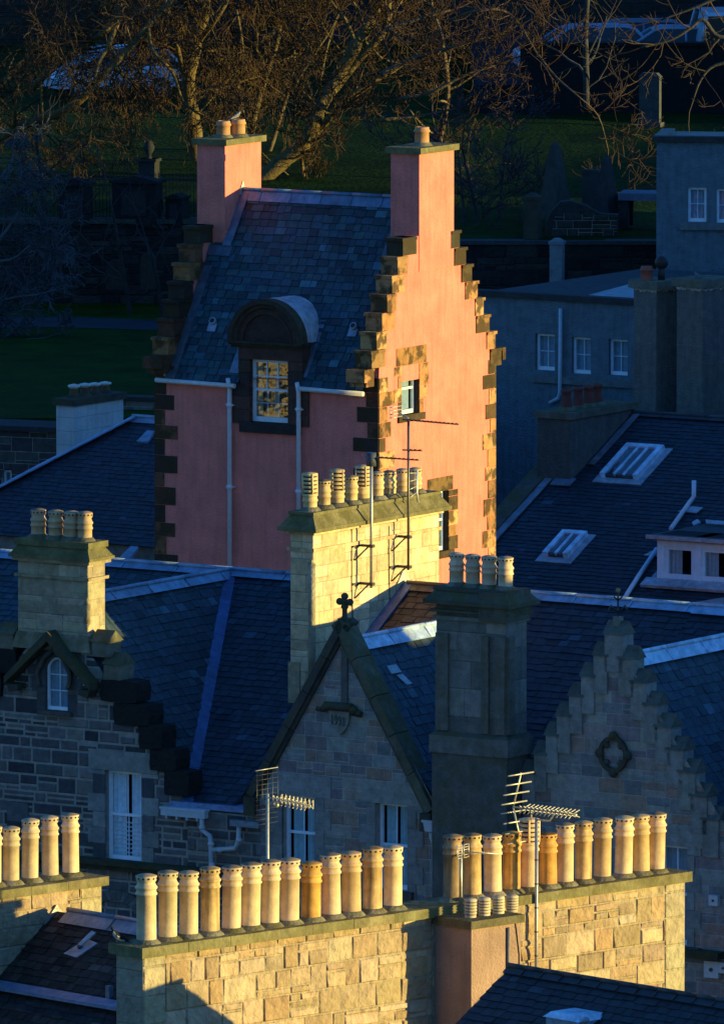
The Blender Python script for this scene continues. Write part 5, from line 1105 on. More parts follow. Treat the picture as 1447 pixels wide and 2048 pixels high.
# ------------------------------------------------------------------ navy roof and white chimney on the left
def build_left():
    N = Fr(265, 838, 256, -33); root = house('slate_roofed_house', N, 'low house with a dark navy slate roof and blue lead hip, left of the tower', 'house')
    zr = N.f(265, 838)[1]; k = .72; n = Vector((0, -k, 1)).normalized(); h = N.pl(0, 976, (0, 0, zr), n); h2 = Vector((0, 0, zr)) + (h - Vector((0, 0, zr))) * 1.6; ze = h2.z; ye = h2.y; xr = 6.0
    r = MB(); slates(r, [(h2.x, ye, ze), (xr, ye, ze), (xr, 0, zr), (0, 0, zr)], .14, (.2, .35), (.026, .034, .048), .2, odd=.004)
    hb = Vector((h2.x, -ye, ze)); slates(r, [(xr, -ye, ze), (h2.x, -ye, ze), (0, 0, zr), (xr, 0, zr)], .3, (.3, .5), (.03, .035, .045)); slates(r, [(h2.x, -ye, ze), (h2.x, ye, ze), (0, 0, zr)], .3, (.3, .5), (.03, .035, .045)); ro = r.build('roof', 'slate', root)
    m = MB(); m.box(h2.x + .2, xr - .02, ye + .2, -ye - .2, 0, ze, (.2, .19, .17)); m.build('wall', 'stone', root)
    l = MB(); s_ = (h2 - Vector((0, 0, zr))); L = s_.length; d = s_ / L
    for i in range(8):
        a = Vector((0, 0, zr + .05)) + d * (L * i / 8); b = Vector((0, 0, zr + .05)) + d * (L * (i + 1) / 8 + .05); side = Vector((.16, -.12, 0)); c = jit((.2, .28, .42), .12); l.prism([a, b, b + side, a + side], (0, 0, .03 + .004 * (i % 2)), c); l.prism([a, b, b + Vector((-.14, .12, -.1)), a + Vector((-.14, .12, -.1))], (0, 0, .03), c)
    ridge(l, (0, 0, zr + .03), (xr, 0, zr + .03), .16, k, (.2, .26, .36)); l.build('hip_lead', 'lead', ro)
    for px, py in ((293, 882), (260, 1114)):
        v = MB(); a = N.pl(px, py, (0, 0, zr), n); V = Vector((0, 1, k)).normalized(); X = Vector((1, 0, 0)); v.prism([a - X * .2 - V * .1, a + X * .1 - V * .1, a + X * .1 + V * .3, a - X * .12 + V * .3], n * .07, (.22, .3, .4)); v.build('slate_vent', 'lead', ro)
    K = Fr(148, 890, 258, -33); rw = house('chimney_stack', K, 'white rendered chimney stack with a dark cap and four capped terracotta pots', 'chimney')
    xl = K.f(113, 850)[0]; yf = K.s(247, 850, 0)[0]; zt = K.s(148, 799, 0)[1]
    m = MB(); m.box(xl, 0, 0, yf, 3, zt - .16, (.50, .53, .52))
    for i in range(5): z = zt - .45 - i * .33; m.box(-.001, .004, 0, yf, z, z + .012, (.3, .32, .32)); m.box(xl, 0, -.004, .001, z, z + .012, (.3, .32, .32))
    m.build('shaft', 'harling', rw); c = MB(); c.box(xl - .07, .07, -.07, yf + .07, zt - .16, zt, (.06, .06, .055)); xm = xl * .5; pts = [(148, 769), (170, 767), (190, 766), (211, 764)]
    for p, t in pts: mound(c, xm, K.s(p, 790, xm)[0], zt, .12, (.06, .06, .055))
    c.build('chimney_cap', 'capstone', rw)
    for p, t in pts: pot(rw, xm, K.s(p, 790, xm)[0], zt, K.s(p, t, xm)[1] - zt + .02, .115, 'hat', (.13, .075, .05))
    B = Fr(0, 930, 259, -20); rb = house('outbuilding', B, 'low dark stone outbuilding with a flat roof at the left edge', 'outbuilding')
    z = B.f(60, 862)[1]; x0, x1 = B.f(-60, 900)[0], B.f(150, 900)[0]; hs = [(B.f(2, 0)[0], B.f(20, 0)[0], B.f(10, 985)[1], B.f(10, 940)[1])]
    m = MB(); masonry(m, fmap(0), [(x0, 6), (x1, 6), (x1, z), (x0, z)], hs, [(.07, .065, .06), (.09, .085, .075), (.055, .05, .05)], (.25, .4), (.4, .9)); m.face([(x1, 0, 6), (x1, 1.2, 6), (x1, 1.2, z), (x1, 0, z)], (.07, .065, .06)); m.build('wall', 'stone', rb)
    r = MB(); r.box(x0, x1 + .1, -.15, 1.3, z, z + .12, (.04, .04, .042)); r.build('roof', 'stone', rb); window(rb, fmap(0), *hs[0], cols=1, rows=(1,), back=.1)
    G = Fr(250, 800, 262.5, -14); x0, x1 = G.f(225, 820)[0], G.f(420, 820)[0]; z = G.f(250, 801)[1]
    m = MB(); masonry(m, fmap(0), [(x0, 6), (x1, 6), (x1, z), (x0, z)], [], [(.15, .15, .14), (.11, .11, .105), (.08, .08, .08)], (.25, .4), (.4, .9)); m.box(x0, x1, .001, .4, 6, z, (.1, .1, .1)); m.box(x0 - .05, x1, -.08, .45, z, z + .1, (.04, .042, .04)); o = m.build('garden_wall', 'stone', None, G.O, G.a); tag(o, 'short pale stone garden wall beside the pink tower', 'wall')
build_left()

# ------------------------------------------------------------------ the sunlit chimney stacks in front
def build_front():
    Fw = Fr(286, 1935, 180, 43); GP = [(.39, .285, .17), (.36, .26, .155), (.42, .31, .19), (.33, .235, .135), (.37, .25, .135), (.44, .335, .22), (.30, .22, .14)]
    KG = (.15, .135, .05)
    y1 = -Fw.s(233, 1935, 0)[0] if False else Fw.s(233, 1935, 0)[0]
    zt = Fw.f(286, 1895)[1]; th = .17; yb = y1; xe = Fw.f(862, 1900)[0]
    def coping(mb, x0, x1, y0, y1, zt, n):
        for i in range(n):
            a = x0 + (x1 - x0) * i / n + (.004 if i else -.1); b = x0 + (x1 - x0) * (i + 1) / n - (.004 if i < n - 1 else -.1)
            mb.box(a, b, y0 - .09 - R.uniform(0, .012), y1 + .09, zt - th + R.uniform(-.004, .004), zt + R.uniform(-.006, .006), jit((.20, .175, .085), .14))
    def stackwall(label, x0, x1, ya, yb_, zt, n, q0, q1, grp):
        root = house('chimney_stack', Fw, label, 'chimney', grp); zb = -2 + 2
        m = MB(); m.box(x0, x1, ya, yb_, 0, zt - th, (.34, .27, .17)); lo = Fw.f(600, 2160, ya)[1]
        a, b = x0 + (.5 if q0 else 0), x1 - (.5 if q1 else 0)
        masonry(m, fmap(ya), [(a, lo), (b, lo), (b, zt - th), (a, zt - th)], [], GP, (.29, .46), (.28, .80),   .022, (.008, .028), (.28, .21, .11), .45, rough=.016, base=False)
        for on, xa, xb in ((q0, x0, a), (q1, b, x1)):
            if on:
                z = lo
                while z < zt - th:
                    h = min(R.uniform(.4, .5), zt - th - z); stone(m, fmap(ya), (xa + .004, xb - .004, z + .004, z + h - .004), [(xa, lo), (xb, lo), (xb, zt), (xa, zt)], .02, jit((.36, .30, .19), .1)); z += h
        for sd, xx in (('l', x0), ('r', x1)):
            z = lo; mp = (lambda u, v, h, xx=xx: (xx - h, u, v)) if sd == 'l' else smap(xx)
            while z < zt - th:
                h = min(R.uniform(.4, .5), zt - th - z); stone(m, mp, (ya + .004, yb_ - .004, z + .004, z + h - .004), [(ya, lo), (yb_, lo), (yb_, zt), (ya, zt)], .015, jit((.30, .25, .17), .12)); z += h
        m.build('shaft', 'rockstone', root); c = MB(); coping(c, x0, x1, ya, yb_, zt, n); return root, c
    ym = y1 * .46
    L, c = stackwall('long sunlit rubble chimney stack with thirteen pale pots, front centre', 0, xe, 0, y1, zt, 7, True, False, 'sunlit stacks in front')
    pl_ = [(293, 1747, 0), (335, 1740, 3), (377, 1741, 0), (420, 1732, 1), (462, 1730, 0), (500, 1724, 0), (539, 1718, 0), (578, 1715, 0), (621, 1722, 2), (662, 1705, 0), (702, 1702, 4), (744, 1692, 1), (785, 1690, 0)]
    CL = [(.60, .47, .31), (.54, .38, .19), (.58, .34, .10), (.46, .39, .25), (.56, .40, .22)]
    for p, t, s_ in pl_: mound(c, Fw.f(p, 1850, ym)[0], ym, zt, .17)
    c.build('coping', 'capstone', L)
    for p, t, s_ in pl_: x = Fw.f(p, 1850, ym)[0]; pot(L, x, ym, zt, Fw.f(p, t, ym)[1] - zt, R.uniform(.160, .172), 'band', CL[s_], 'soot' if s_ in (1, 2) else 'clay')
    # right-hand stack
    x0, x1 = xe + .02, Fw.f(1368, 1830)[0]; ztr = Fw.f(1200, 1802)[1] if False else zt + .0
    Rr, c = stackwall('sunlit rubble chimney stack on the right with tall pots and a pink rendered shoulder', x0, x1, .0, y1, zt, 5, False, True, 'sunlit stacks in front')
    pr = [(904, 1668, 5, 'band'), (944, 1666, 1, 'band'), (985, 1667, 0, 'band'), (1022, 1662, 2, 'band'), (1057, 1638, 0, 'louvre'), (1095, 1664, 2, 'band'), (1128, 1645, 0, 'band'), (1165, 1641, 1, 'band'), (1203, 1635, 4, 'band'), (1245, 1631, 0, 'band'), (1280, 1628, 4, 'band'), (1310, 1623, 0, 'band')]
    CL.append((.34, .24, .14))
    for p, t, s_, st in pr: mound(c, Fw.f(p, 1800, ym)[0], ym, zt, .16)
    # pink rendered shoulder
    d = -.95; xs0, xs1 = Fw.f(942, 1900, d)[0], Fw.f(1041, 1900, d)[0]; zs = Fw.f(942, 1842, d)[1]
    s_ = MB(); s_.box(xs0, xs1, d, 0.001, 0, zs - .14, (.34, .22, .16)); s_.build('rendered_shoulder', 'harling', Rr)
    sc_ = MB(); sc_.box(xs0 - .06, xs1 + .03, d - .06, .0, zs - .14, zs, (.13, .11, .06)); sc_.build('shoulder_cap', 'capstone', Rr)
    c.build('coping', 'capstone', Rr)
    for p, t, k_, st in pr: pot(Rr, Fw.f(p, 1800, ym)[0], ym, zt, Fw.f(p, t, ym)[1] - zt, R.uniform(.150, .162), st, CL[k_], 'soot' if k_ in (1, 2, 5) else 'clay')
    dm = d + .33
    for p, t in ((940, 1797), (968, 1795), (996, 1792), (1023, 1790)): pot(Rr, Fw.f(p, 1825, dm)[0], dm, zs, Fw.f(p, t, dm)[1] - zs, .105, 'cowl', (.50, .44, .32))
    cb = MB(); x_ = Fw.f(1036, 1850, d - .02)[0] if False else Fw.f(1030, 1850, d)[0]
    cb.tube([(xs1 - .32, d - .012, zs - .2), (xs1 - .32, d - .012, zs - 1.4)], .035, n=6, col=(.12, .11, .12)); cb.build('conduit', 'iron', Rr)
    cb = MB(); cb.tube([(xs1 - .18, d - .012, zs), (xs1 - .12, d - .012, zs - .25), (xs1 - .05, d - .012, zs - .7), (xs1 - .06, d - .012, zs - 1.5)], .008, n=4, col=(.02, .02, .02)); cb.build('cable', 'iron', Rr)
    # stack on the far left
    Ls = Fr(203, 1790, 193, 43); zl = Ls.f(203, 1752)[1]; K_ = house('chimney_stack', Ls, 'sunlit chimney stack with tall cream pots and a mossy coping, at the left edge', 'chimney', 'sunlit stacks in front')
    xa = Ls.f(-90, 1800)[0]; lo = zl - 5; m = MB(); m.box(xa, 0, 0, .8, 0, zl - th, (.34, .27, .17)); masonry(m, fmap(0), [(xa, lo), (-.5, lo), (-.5, zl - th), (xa, zl - th)], [], GP[:4], (.28, .36), (.35, .8), .02, (.008, .028), (.33, .25, .13), .3, rough=.008, base=False)
    z = lo
    while z < zl - th: h = min(.42, zl - th - z); stone(m, fmap(0), (-.5, -.004, z + .004, z + h - .004), [(xa, lo), (0, lo), (0, zl), (xa, zl)], .02, jit((.37, .3, .18), .1)); z += h
    m.build('shaft', 'rockstone', K_); c = MB(); coping(c, xa, 0, 0, .8, zl, 4)
    pl2 = [(-14, 1650, 0), (22, 1652, 3), (60, 1636, 0), (101, 1631, 0), (142, 1626, 0)]
    for p, t, q in pl2: mound(c, Ls.f(p, 1760, .4)[0], .4, zl, .165)
    c.build('coping', 'capstone', K_)
    for p, t, q in pl2: pot(K_, Ls.f(p, 1760, .4)[0], .4, zl, Ls.f(p, t, .4)[1] - zl, .150, 'band', CL[q])
    # roof between the two stacks (ridge runs from the left stack to the long stack)
    A = Fr(110, 1824, P(0, 0, 1).y, -47) if False else None
    c_, d_ = Ls.lr(110, 1823); yr0 = 0.0; p0 = Ls.w((Ls.f(110, 1823)[0], 0, Ls.f(110, 1823)[1]))
    H = Fr(110, 1823, p0.y, -47); rt = house('tiled_house', H, 'brown tiled roof between the front stacks with lead ridge and a tilted lead vent', 'house'); zr = p0.z
    kk = .78; Lx = 13.5; ye = -2.3; ze = zr + ye * kk; n = Vector((0, -kk, 1)).normalized(); V = Vector((0, 1, kk)).normalized(); X = Vector((1, 0, 0))
    xm_ = H.lv(Fw.w((0, y1, 0)) - H.O).x
    tmp = H.lv(Fw.w((0.3, y1 - .1, 0)) - H.O); Lx = tmp.x
    r = MB(); slates(r, [(0, ye, ze), (Lx, ye, ze), (Lx, 0, zr), (0, 0, zr)], .17, (.17, .3), (.050, .034, .026), .3, odd=.02); slates(r, [(Lx, -ye, ze), (0, -ye, ze), (0, 0, zr), (Lx, 0, zr)], .25, (.3, .4), (.050, .034, .026))
    ro = r.build('roof', 'tile', rt); l = MB(); ridge(l, (.35, 0, zr + .03), (Lx, 0, zr + .03), .24, kk, (.26, .24, .26)); l.prism([(.03, -.3, zr - .2), (.03, .3, zr - .2), (.03, 0, zr + .13)], (.03, 0, 0), (.3, .29, .26))
    q0 = H.pl(0, 1988, (0, 0, zr), n); q1 = H.pl(232, 2024, (0, 0, zr), n); yg = (q0.y + q1.y) / 2; 
    l.prism([(-2, yg + .12, zr + (yg + .12) * kk + .05), (Lx, yg + .12, zr + (yg + .12) * kk + .05), (Lx, yg - .14, zr + (yg + .12) * kk - .02), (-2, yg - .14, zr + (yg + .12) * kk - .02)], (0, 0, .06), (.16, .21, .30)); l.build('ridge_and_gutter_lead', 'lead', ro)
    v = MB(); a = H.pl(163, 1897, (0, 0, zr), n); v.prism([a - X * .28 - V * .2, a + X * .1 - V * .24, a + X * .3 + V * .16, a - X * .02 + V * .22], n * .03, (.36, .34, .36)); v.prism([a - X * .05 + V * .0 + n * .06, a + X * .06 + V * .0 + n * .06, a + X * .22 + V * .3 + n * .12, a + X * .12 + V * .3 + n * .14], n * .03, (.42, .38, .36)); v.tube([a + n * .02, a + n * .08], .05, n=8, col=(.06, .06, .06)); v.build('lead_vent', 'lead', ro)
    b = MB(); b.box(-1.5, Lx - .1, ye - 1.5, -ye, 0, ze - .1, (.2, .18, .15)); b.build('wall', 'stone', rt)
    r2 = MB(); slates(r2, [(-2, yg - 3, ze - 3.2), (Lx, yg - 3, ze - 3.2), (Lx, yg - .12, zr + yg * kk - .03), (-2, yg - .12, zr + yg * kk - .03)], .17, (.17, .3), (.030, .026, .026), .3); r2.build('lower_roof', 'tile', rt)
    ps = MB(); a = H.pl(219, 1996, (0, 0, zr), n); ps.box(a.x - .05, a.x + .05, a.y - .05, a.y + .05, a.z - .3, a.z + .22, (.16, .18, .2)); ps.build('roof_post', 'lead', rt)
    # dark roof bottom right
    Z = Fr(1015, 1938, 179.4, -47); rz = house('dark_roofed_house', Z, 'black slate roof in the bottom right corner with a pale blue flat rooflight', 'house'); zr = Z.f(1015, 1938)[1]
    e = Z.s(910, 2049, 0); kz = abs((zr - e[1]) / e[0]) if abs(e[0]) > .1 else 1; print('DARK', e, zr, kz)
    kz = min(max(kz, .5), 1.2); ye = -3.2; ze = zr + ye * kz; n = Vector((0, -kz, 1)).normalized(); V = Vector((0, 1, kz)).normalized()
    r = MB(); slates(r, [(0, ye, ze), (14, ye, ze), (14, 0, zr), (0, 0, zr)], .17, (.2, .34), (.022, .025, .028), .25, odd=.01); slates(r, [(14, -ye, ze), (0, -ye, ze), (0, 0, zr), (14, 0, zr)], .2, (.3, .4), (.022, .025, .028)); ro = r.build('roof', 'slate', rz)
    l = MB(); ridge(l, (0, 0, zr + .02), (14, 0, zr + .02), .14, kz, (.035, .038, .04), .45); l.build('ridge_tiles', 'slate', ro)
    w = MB(); w.face([(.05, ye, 0), (.05, ye, ze), (.05, 0, zr), (.05, -ye, ze), (.05, -ye, 0)], (.15, .14, .12)); w.box(.06, 14, ye + .2, -ye - .2, 0, ze - .02, (.15, .14, .12)); w.build('wall', 'stone', rz)
    s_ = MB(); a = Z.pl(1170, 2030, (0, 0, zr), n)
    s_.box(a.x - .42, a.x + .36, a.y - .5, a.y + .28, a.z - .5, a.z - .02, (.22, .30, .38)); frustum(s_, a.x - .42, a.x + .36, a.y - .5, a.y + .28, a.z - .02, .04, a.z + .07, -.06, (.5, .66, .78)); s_.build('rooflight', 'lead', ro)
    s_ = MB(); s_.ball((a.x + .46, a.y - .45, a.z + .02), .07, .07, .06, (.3, .35, .4), 8, 6); s_.build('rooflight_vent', 'lead', ro)
    return Fw, zt, ym, y1, d, zs, xs1
FW, FZT, FYM, FY1, FD, FZS, FXS1 = build_front()
_x = FW.f(228, 1880, FY1 * .6)
bird('magpie', 'black and white magpie on the mossy left corner of the long front stack', FW.w((FW.s(229, 1880, -.02)[0] * 0 - .05, FY1 * .93, FZT + .0)), rad(205), .25, (.012, .012, .016), (.55, .55, .52), (.012, .012, .016), (.012, .012, .016), slim=1.15)

# ------------------------------------------------------------------ television aerials
def seg(mb, a, b, r, col=(.4, .38, .33), n=5): mb.tube([a, b], r, n=n, col=col)
AL = (.42, .40, .36)
def aerials():
    # on the centre stack: two masts on wall brackets
    x1, xm = ROW['x1'], ROW['xm']; dk = (.06, .055, .05)
    def wl(v): return M.w(v)
    for nm, pxm, ytop, ybot, lab in ((0, 742, 908, 1176, 'slim tv aerial on the nearer mast, bracketed to the golden stack'), (1, 816, 838, 1140, 'tall tv aerial with several antennas on the farther mast of the golden stack')):
        y = M.s(pxm, 1090, x1 + .28)[0]; X = x1 + .28; zt = M.s(pxm, ytop, X)[1]; zb = M.s(pxm, ybot, X)[1]
        t = house('tv_aerial', M, lab, 'aerial', 'tv aerials on chimney stacks')
        m = MB(); m.tube([(X, y, zb), (X, y, zt)], .032 if nm == 0 else .026, n=8, col=AL if nm == 0 else (.12, .11, .1)); m.build('mast', 'metal', t)
        for py in ((1092, 1168) if nm == 0 else (1074, 1134)):
            b = MB(); z = M.s(pxm, py, X)[1]; b.box(x1, X + .04, y - .02, y + .02, z - .025, z + .025, dk); b.box(x1, x1 + .03, y - .26, y + .03, z - .025, z + .025, dk); seg(b, (x1 + .02, y - .2, z - .28), (x1 + .22, y - .02, z - .02), .018, dk); b.box(X - .06, X + .06, y - .05, y + .05, z - .03, z + .03, (.03, .03, .03)); b.build('bracket', 'iron', t)
        for lz in ():
            pass
        def yagi(z, L, n, az, el=.15, name='antenna', grid=True, y0=0.0, col=dk):
            g = MB(); d = Vector((math.cos(az), math.sin(az), -.05)); s_ = Vector((-d.y, d.x, 0)); o = Vector((X, y, z)); seg(g, o - d * .3 * (1 if grid else .4), o + d * L, .016, col)
            for i in range(n):
                p = o + d * (L * (i + .5) / n); e = el * (1 - .35 * i / n); seg(g, p - s_ * e, p + s_ * e, .009, col, 4); g.box(p.x - .022, p.x + .022, p.y - .022, p.y + .022, p.z - .014, p.z + .022, (.02, .02, .02))
            if grid:
                for k in range(5): zz = z - .22 + k * .11; c = o - d * .3; seg(g, Vector((c.x, c.y, zz)) - s_ * .2, Vector((c.x, c.y, zz)) + s_ * .2, .008, col, 4)
                c = o - d * .3; seg(g, c - Vector((0, 0, .24)), c + Vector((0, 0, .24)), .012, col, 4)
            g.build(name, 'iron', t)
        az = rad(33 - 8)
        if nm == 0:
            h = MB(); h.tube([(X, y, zt - .24), (X, y, zt + .03)], .1, n=10, col=(.05, .06, .08)); h.build('clamp', 'iron', t); yagi(zt - .06, .95, 11, az, .09, grid=False)
        else:
            yagi(zt - .02, 1.05, 12, rad(14), .14, grid=False); 
            g = MB(); zz = zt + .02; seg(g, (X, y, zz), (X - .38, y + .25, zz + .06), .014, AL); 
            for k in range(4):
                for sg in (-1, 1): seg(g, (X - .5 + sg * .02, y + .33 - .2, zz - .04 + k * .07), (X - .5, y + .33 + .2, zz - .04 + k * .07), .010, (.6, .55, .42), 4)
            for sg in (-.2, .2): seg(g, (X - .5, y + .33 + sg, zz - .06), (X - .5, y + .33 + sg, zz + .18), .010, (.6, .55, .42), 4)
            g.build('grid_antenna', 'metal', t); yagi(zt - .62, .28, 3, rad(40), .2, grid=False, name='dipole')
            g = MB(); z0_ = M.s(830, 985, X)[1]; pp = [(X + .02, y + .28, z0_ + .45), (X + .02, y + .28, z0_), (X + .02, y + .33, z0_ - .2)]; g.tube(pp, .022, n=6, col=(.6, .58, .52))
            for k in range(4): seg(g, (X, y, z0_ - .1 + k * .17), (X + .02, y + .28, z0_ + .0 + k * .13), .008, (.6, .55, .45), 4)
            g.build('folded_dipole', 'metal', t)
        c = MB(); pts = [(x1 + .015, y - .3, M.s(pxm, 1060, x1)[1] + .15), (x1 + .015, y - .3, zb + .1), (x1 + .015, y - .27, zb - .6), (x1 + .015, y - .3, zb - .9)]; c.tube(pts, .011, n=4, col=(.03, .03, .03)); c.build('cable', 'iron', t)
    # in front of the long stack: thin pole with a yagi and a mesh reflector
    Fw = FW
    t = house('tv_aerial', Fw, 'tv aerial on a pale pole with a wire mesh reflector, behind the long stack', 'aerial', 'tv aerials on chimney stacks')
    yb = FY1 + .12; x, zt = Fw.f(535, 1588, yb); zt += 0; m = MB(); m.tube([(x, yb, FZT - 1.5), (x, yb, zt)], .026, n=8, col=(.55, .5, .36)); m.build('mast', 'metal', t)
    d = Vector((math.cos(rad(-82)), math.sin(rad(-82)), -.06)); s_ = Vector((-d.y, d.x, 0)); z0 = zt - .06; o = Vector((x, yb, z0))
    g = MB(); seg(g, o, o + d * .95, .013, (.5, .45, .35))
    for i in range(9):
        p = o + d * (.22 + .085 * i)
        for sg in (-1, 1): g.tube([p + s_ * sg * .05 + Vector((0, 0, .02)), p + s_ * sg * .12 + Vector((0, 0, .08)), p + s_ * sg * .12 + Vector((0, 0, -.08)), p + s_ * sg * .02], .008, n=4, col=(.5, .45, .35))
    g.ball(o + d * .2 - Vector((0, 0, .1)), .045, .045, .045, (.6, .5, .3), 8, 6); g.build('antenna', 'metal', t)
    rf = MB()
    for k in range(12):
        z = z0 - .45 + k * .085; off = .12 if abs(z - z0) > .1 else .0; seg(rf, Vector((x, yb, z)) - s_ * .3 - d * .02, Vector((x, yb, z)) + s_ * .3 - d * .02, .004 if k < 11 else .009, (.09, .085, .08) if k < 11 else (.5, .46, .36), 4)
    for k in range(5): q = -.28 + k * .14; seg(rf, Vector((x, yb, z0 - .45)) + s_ * q, Vector((x, yb, z0 + .48)) + s_ * q, .003, (.08, .08, .08), 3)
    rf.build('reflector', 'metal', t)
    # big aerial in front of the right stack
    t = house('tv_aerial', Fw, 'large tv aerial with an open rod reflector on a tall pole by the right stack', 'aerial', 'tv aerials on chimney stacks')
    yb = -.14; x, zt = Fw.f(1072, 1636, yb); zlo = Fw.f(1076, 1960, yb)[1]; m = MB(); m.tube([(x, yb, zlo - 1), (x, yb, zt)], .030, n=8, col=(.34, .34, .35)); 
    for q in range(6): z = zlo + q * .42; m.tube([(x, yb, z), (x, yb, z + .025)], .036, n=8, col=(.1, .1, .1))
    m.build('mast', 'metal', t)
    d = Vector((math.cos(rad(-84)), math.sin(rad(-84)), -.0)); s_ = Vector((-d.y, d.x, 0)); Zv = Vector((0, 0, 1)); o = Vector((x, yb, zt)) + d * .05 + Zv * .14; cl = (.56, .50, .36)
    g = MB(); g.tube([Vector((x, yb, zt - .05)) - d * .12, Vector((x, yb, zt)) - d * .12 + Zv * .1, o - d * .2], .016, n=6, col=cl); g.tube([Vector((x, yb, zt - .03)), Vector((x, yb, zt)) + d * .3 - Zv * .02, Vector((x, yb, zt)) + d * .36 + Zv * .06, o + d * .34], .016, n=6, col=cl); g.build('cradle', 'metal', t)
    g = MB(); seg(g, o - d * .55, o + d * .85, .016, cl)
    for i in range(13):
        p = o + d * (-.35 + .092 * i); e = .15
        for a in (.5, -.5):
            for sg in (-1, 1): seg(g, p, p + s_ * sg * e + Zv * a * .13 + d * .04, .010, cl, 4)
    g.build('antenna', 'metal', t)
    rf = MB(); c = o - d * .58
    for side in (1, -1):
        top = c + Zv * .62 * side + d * .18
        seg(rf, c, top, .017, cl)
        for k in range(4): p = c + (top - c) * ((k + .45) / 3.6); seg(rf, p - s_ * .34, p + s_ * .34, .015, cl, 6)
    rf.build('reflector', 'metal', t)
    t = house('tv_aerial', Fw, 'small grid tv aerial on a short pole in front of the darkest pot', 'aerial', 'tv aerials on chimney stacks')
    yb = FYM - .38; x, zt = Fw.f(921, 1700, yb); m = MB(); m.tube([(x, yb, FZT - .05), (x, yb, zt)], .03, n=8, col=(.5, .44, .33)); m.build('mast', 'metal', t)
    g = MB(); cl = (.6, .54, .4); o = Vector((x, yb, zt - .02)) - Vector((0, .05, 0)); d = Vector((math.cos(rad(-50)), math.sin(rad(-50)), -.12)); s_ = Vector((-d.y, d.x, 0)); s_.normalize(); s_ = Vector((1, .2, 0)).normalized()
    for half in (-1, 1):
        for k in range(6): z = -.11 + k * .045; seg(g, o + s_ * half * .03 + Zv * z, o + s_ * half * .17 + Zv * z, .007, cl, 4)
        for q in (.03, .17): seg(g, o + s_ * half * q - Zv * .12, o + s_ * half * q + Zv * .12, .010, cl, 4)
    seg(g, o, o + Vector((.6, -.35, -.07)), .011, cl)
    for k in range(7): p = o + Vector((.6, -.35, -.07)) * ((k + 1.2) / 8); seg(g, p - Zv * .03, p + Zv * .03, .006, cl, 3)
    g.build('antenna', 'metal', t)
aerials()

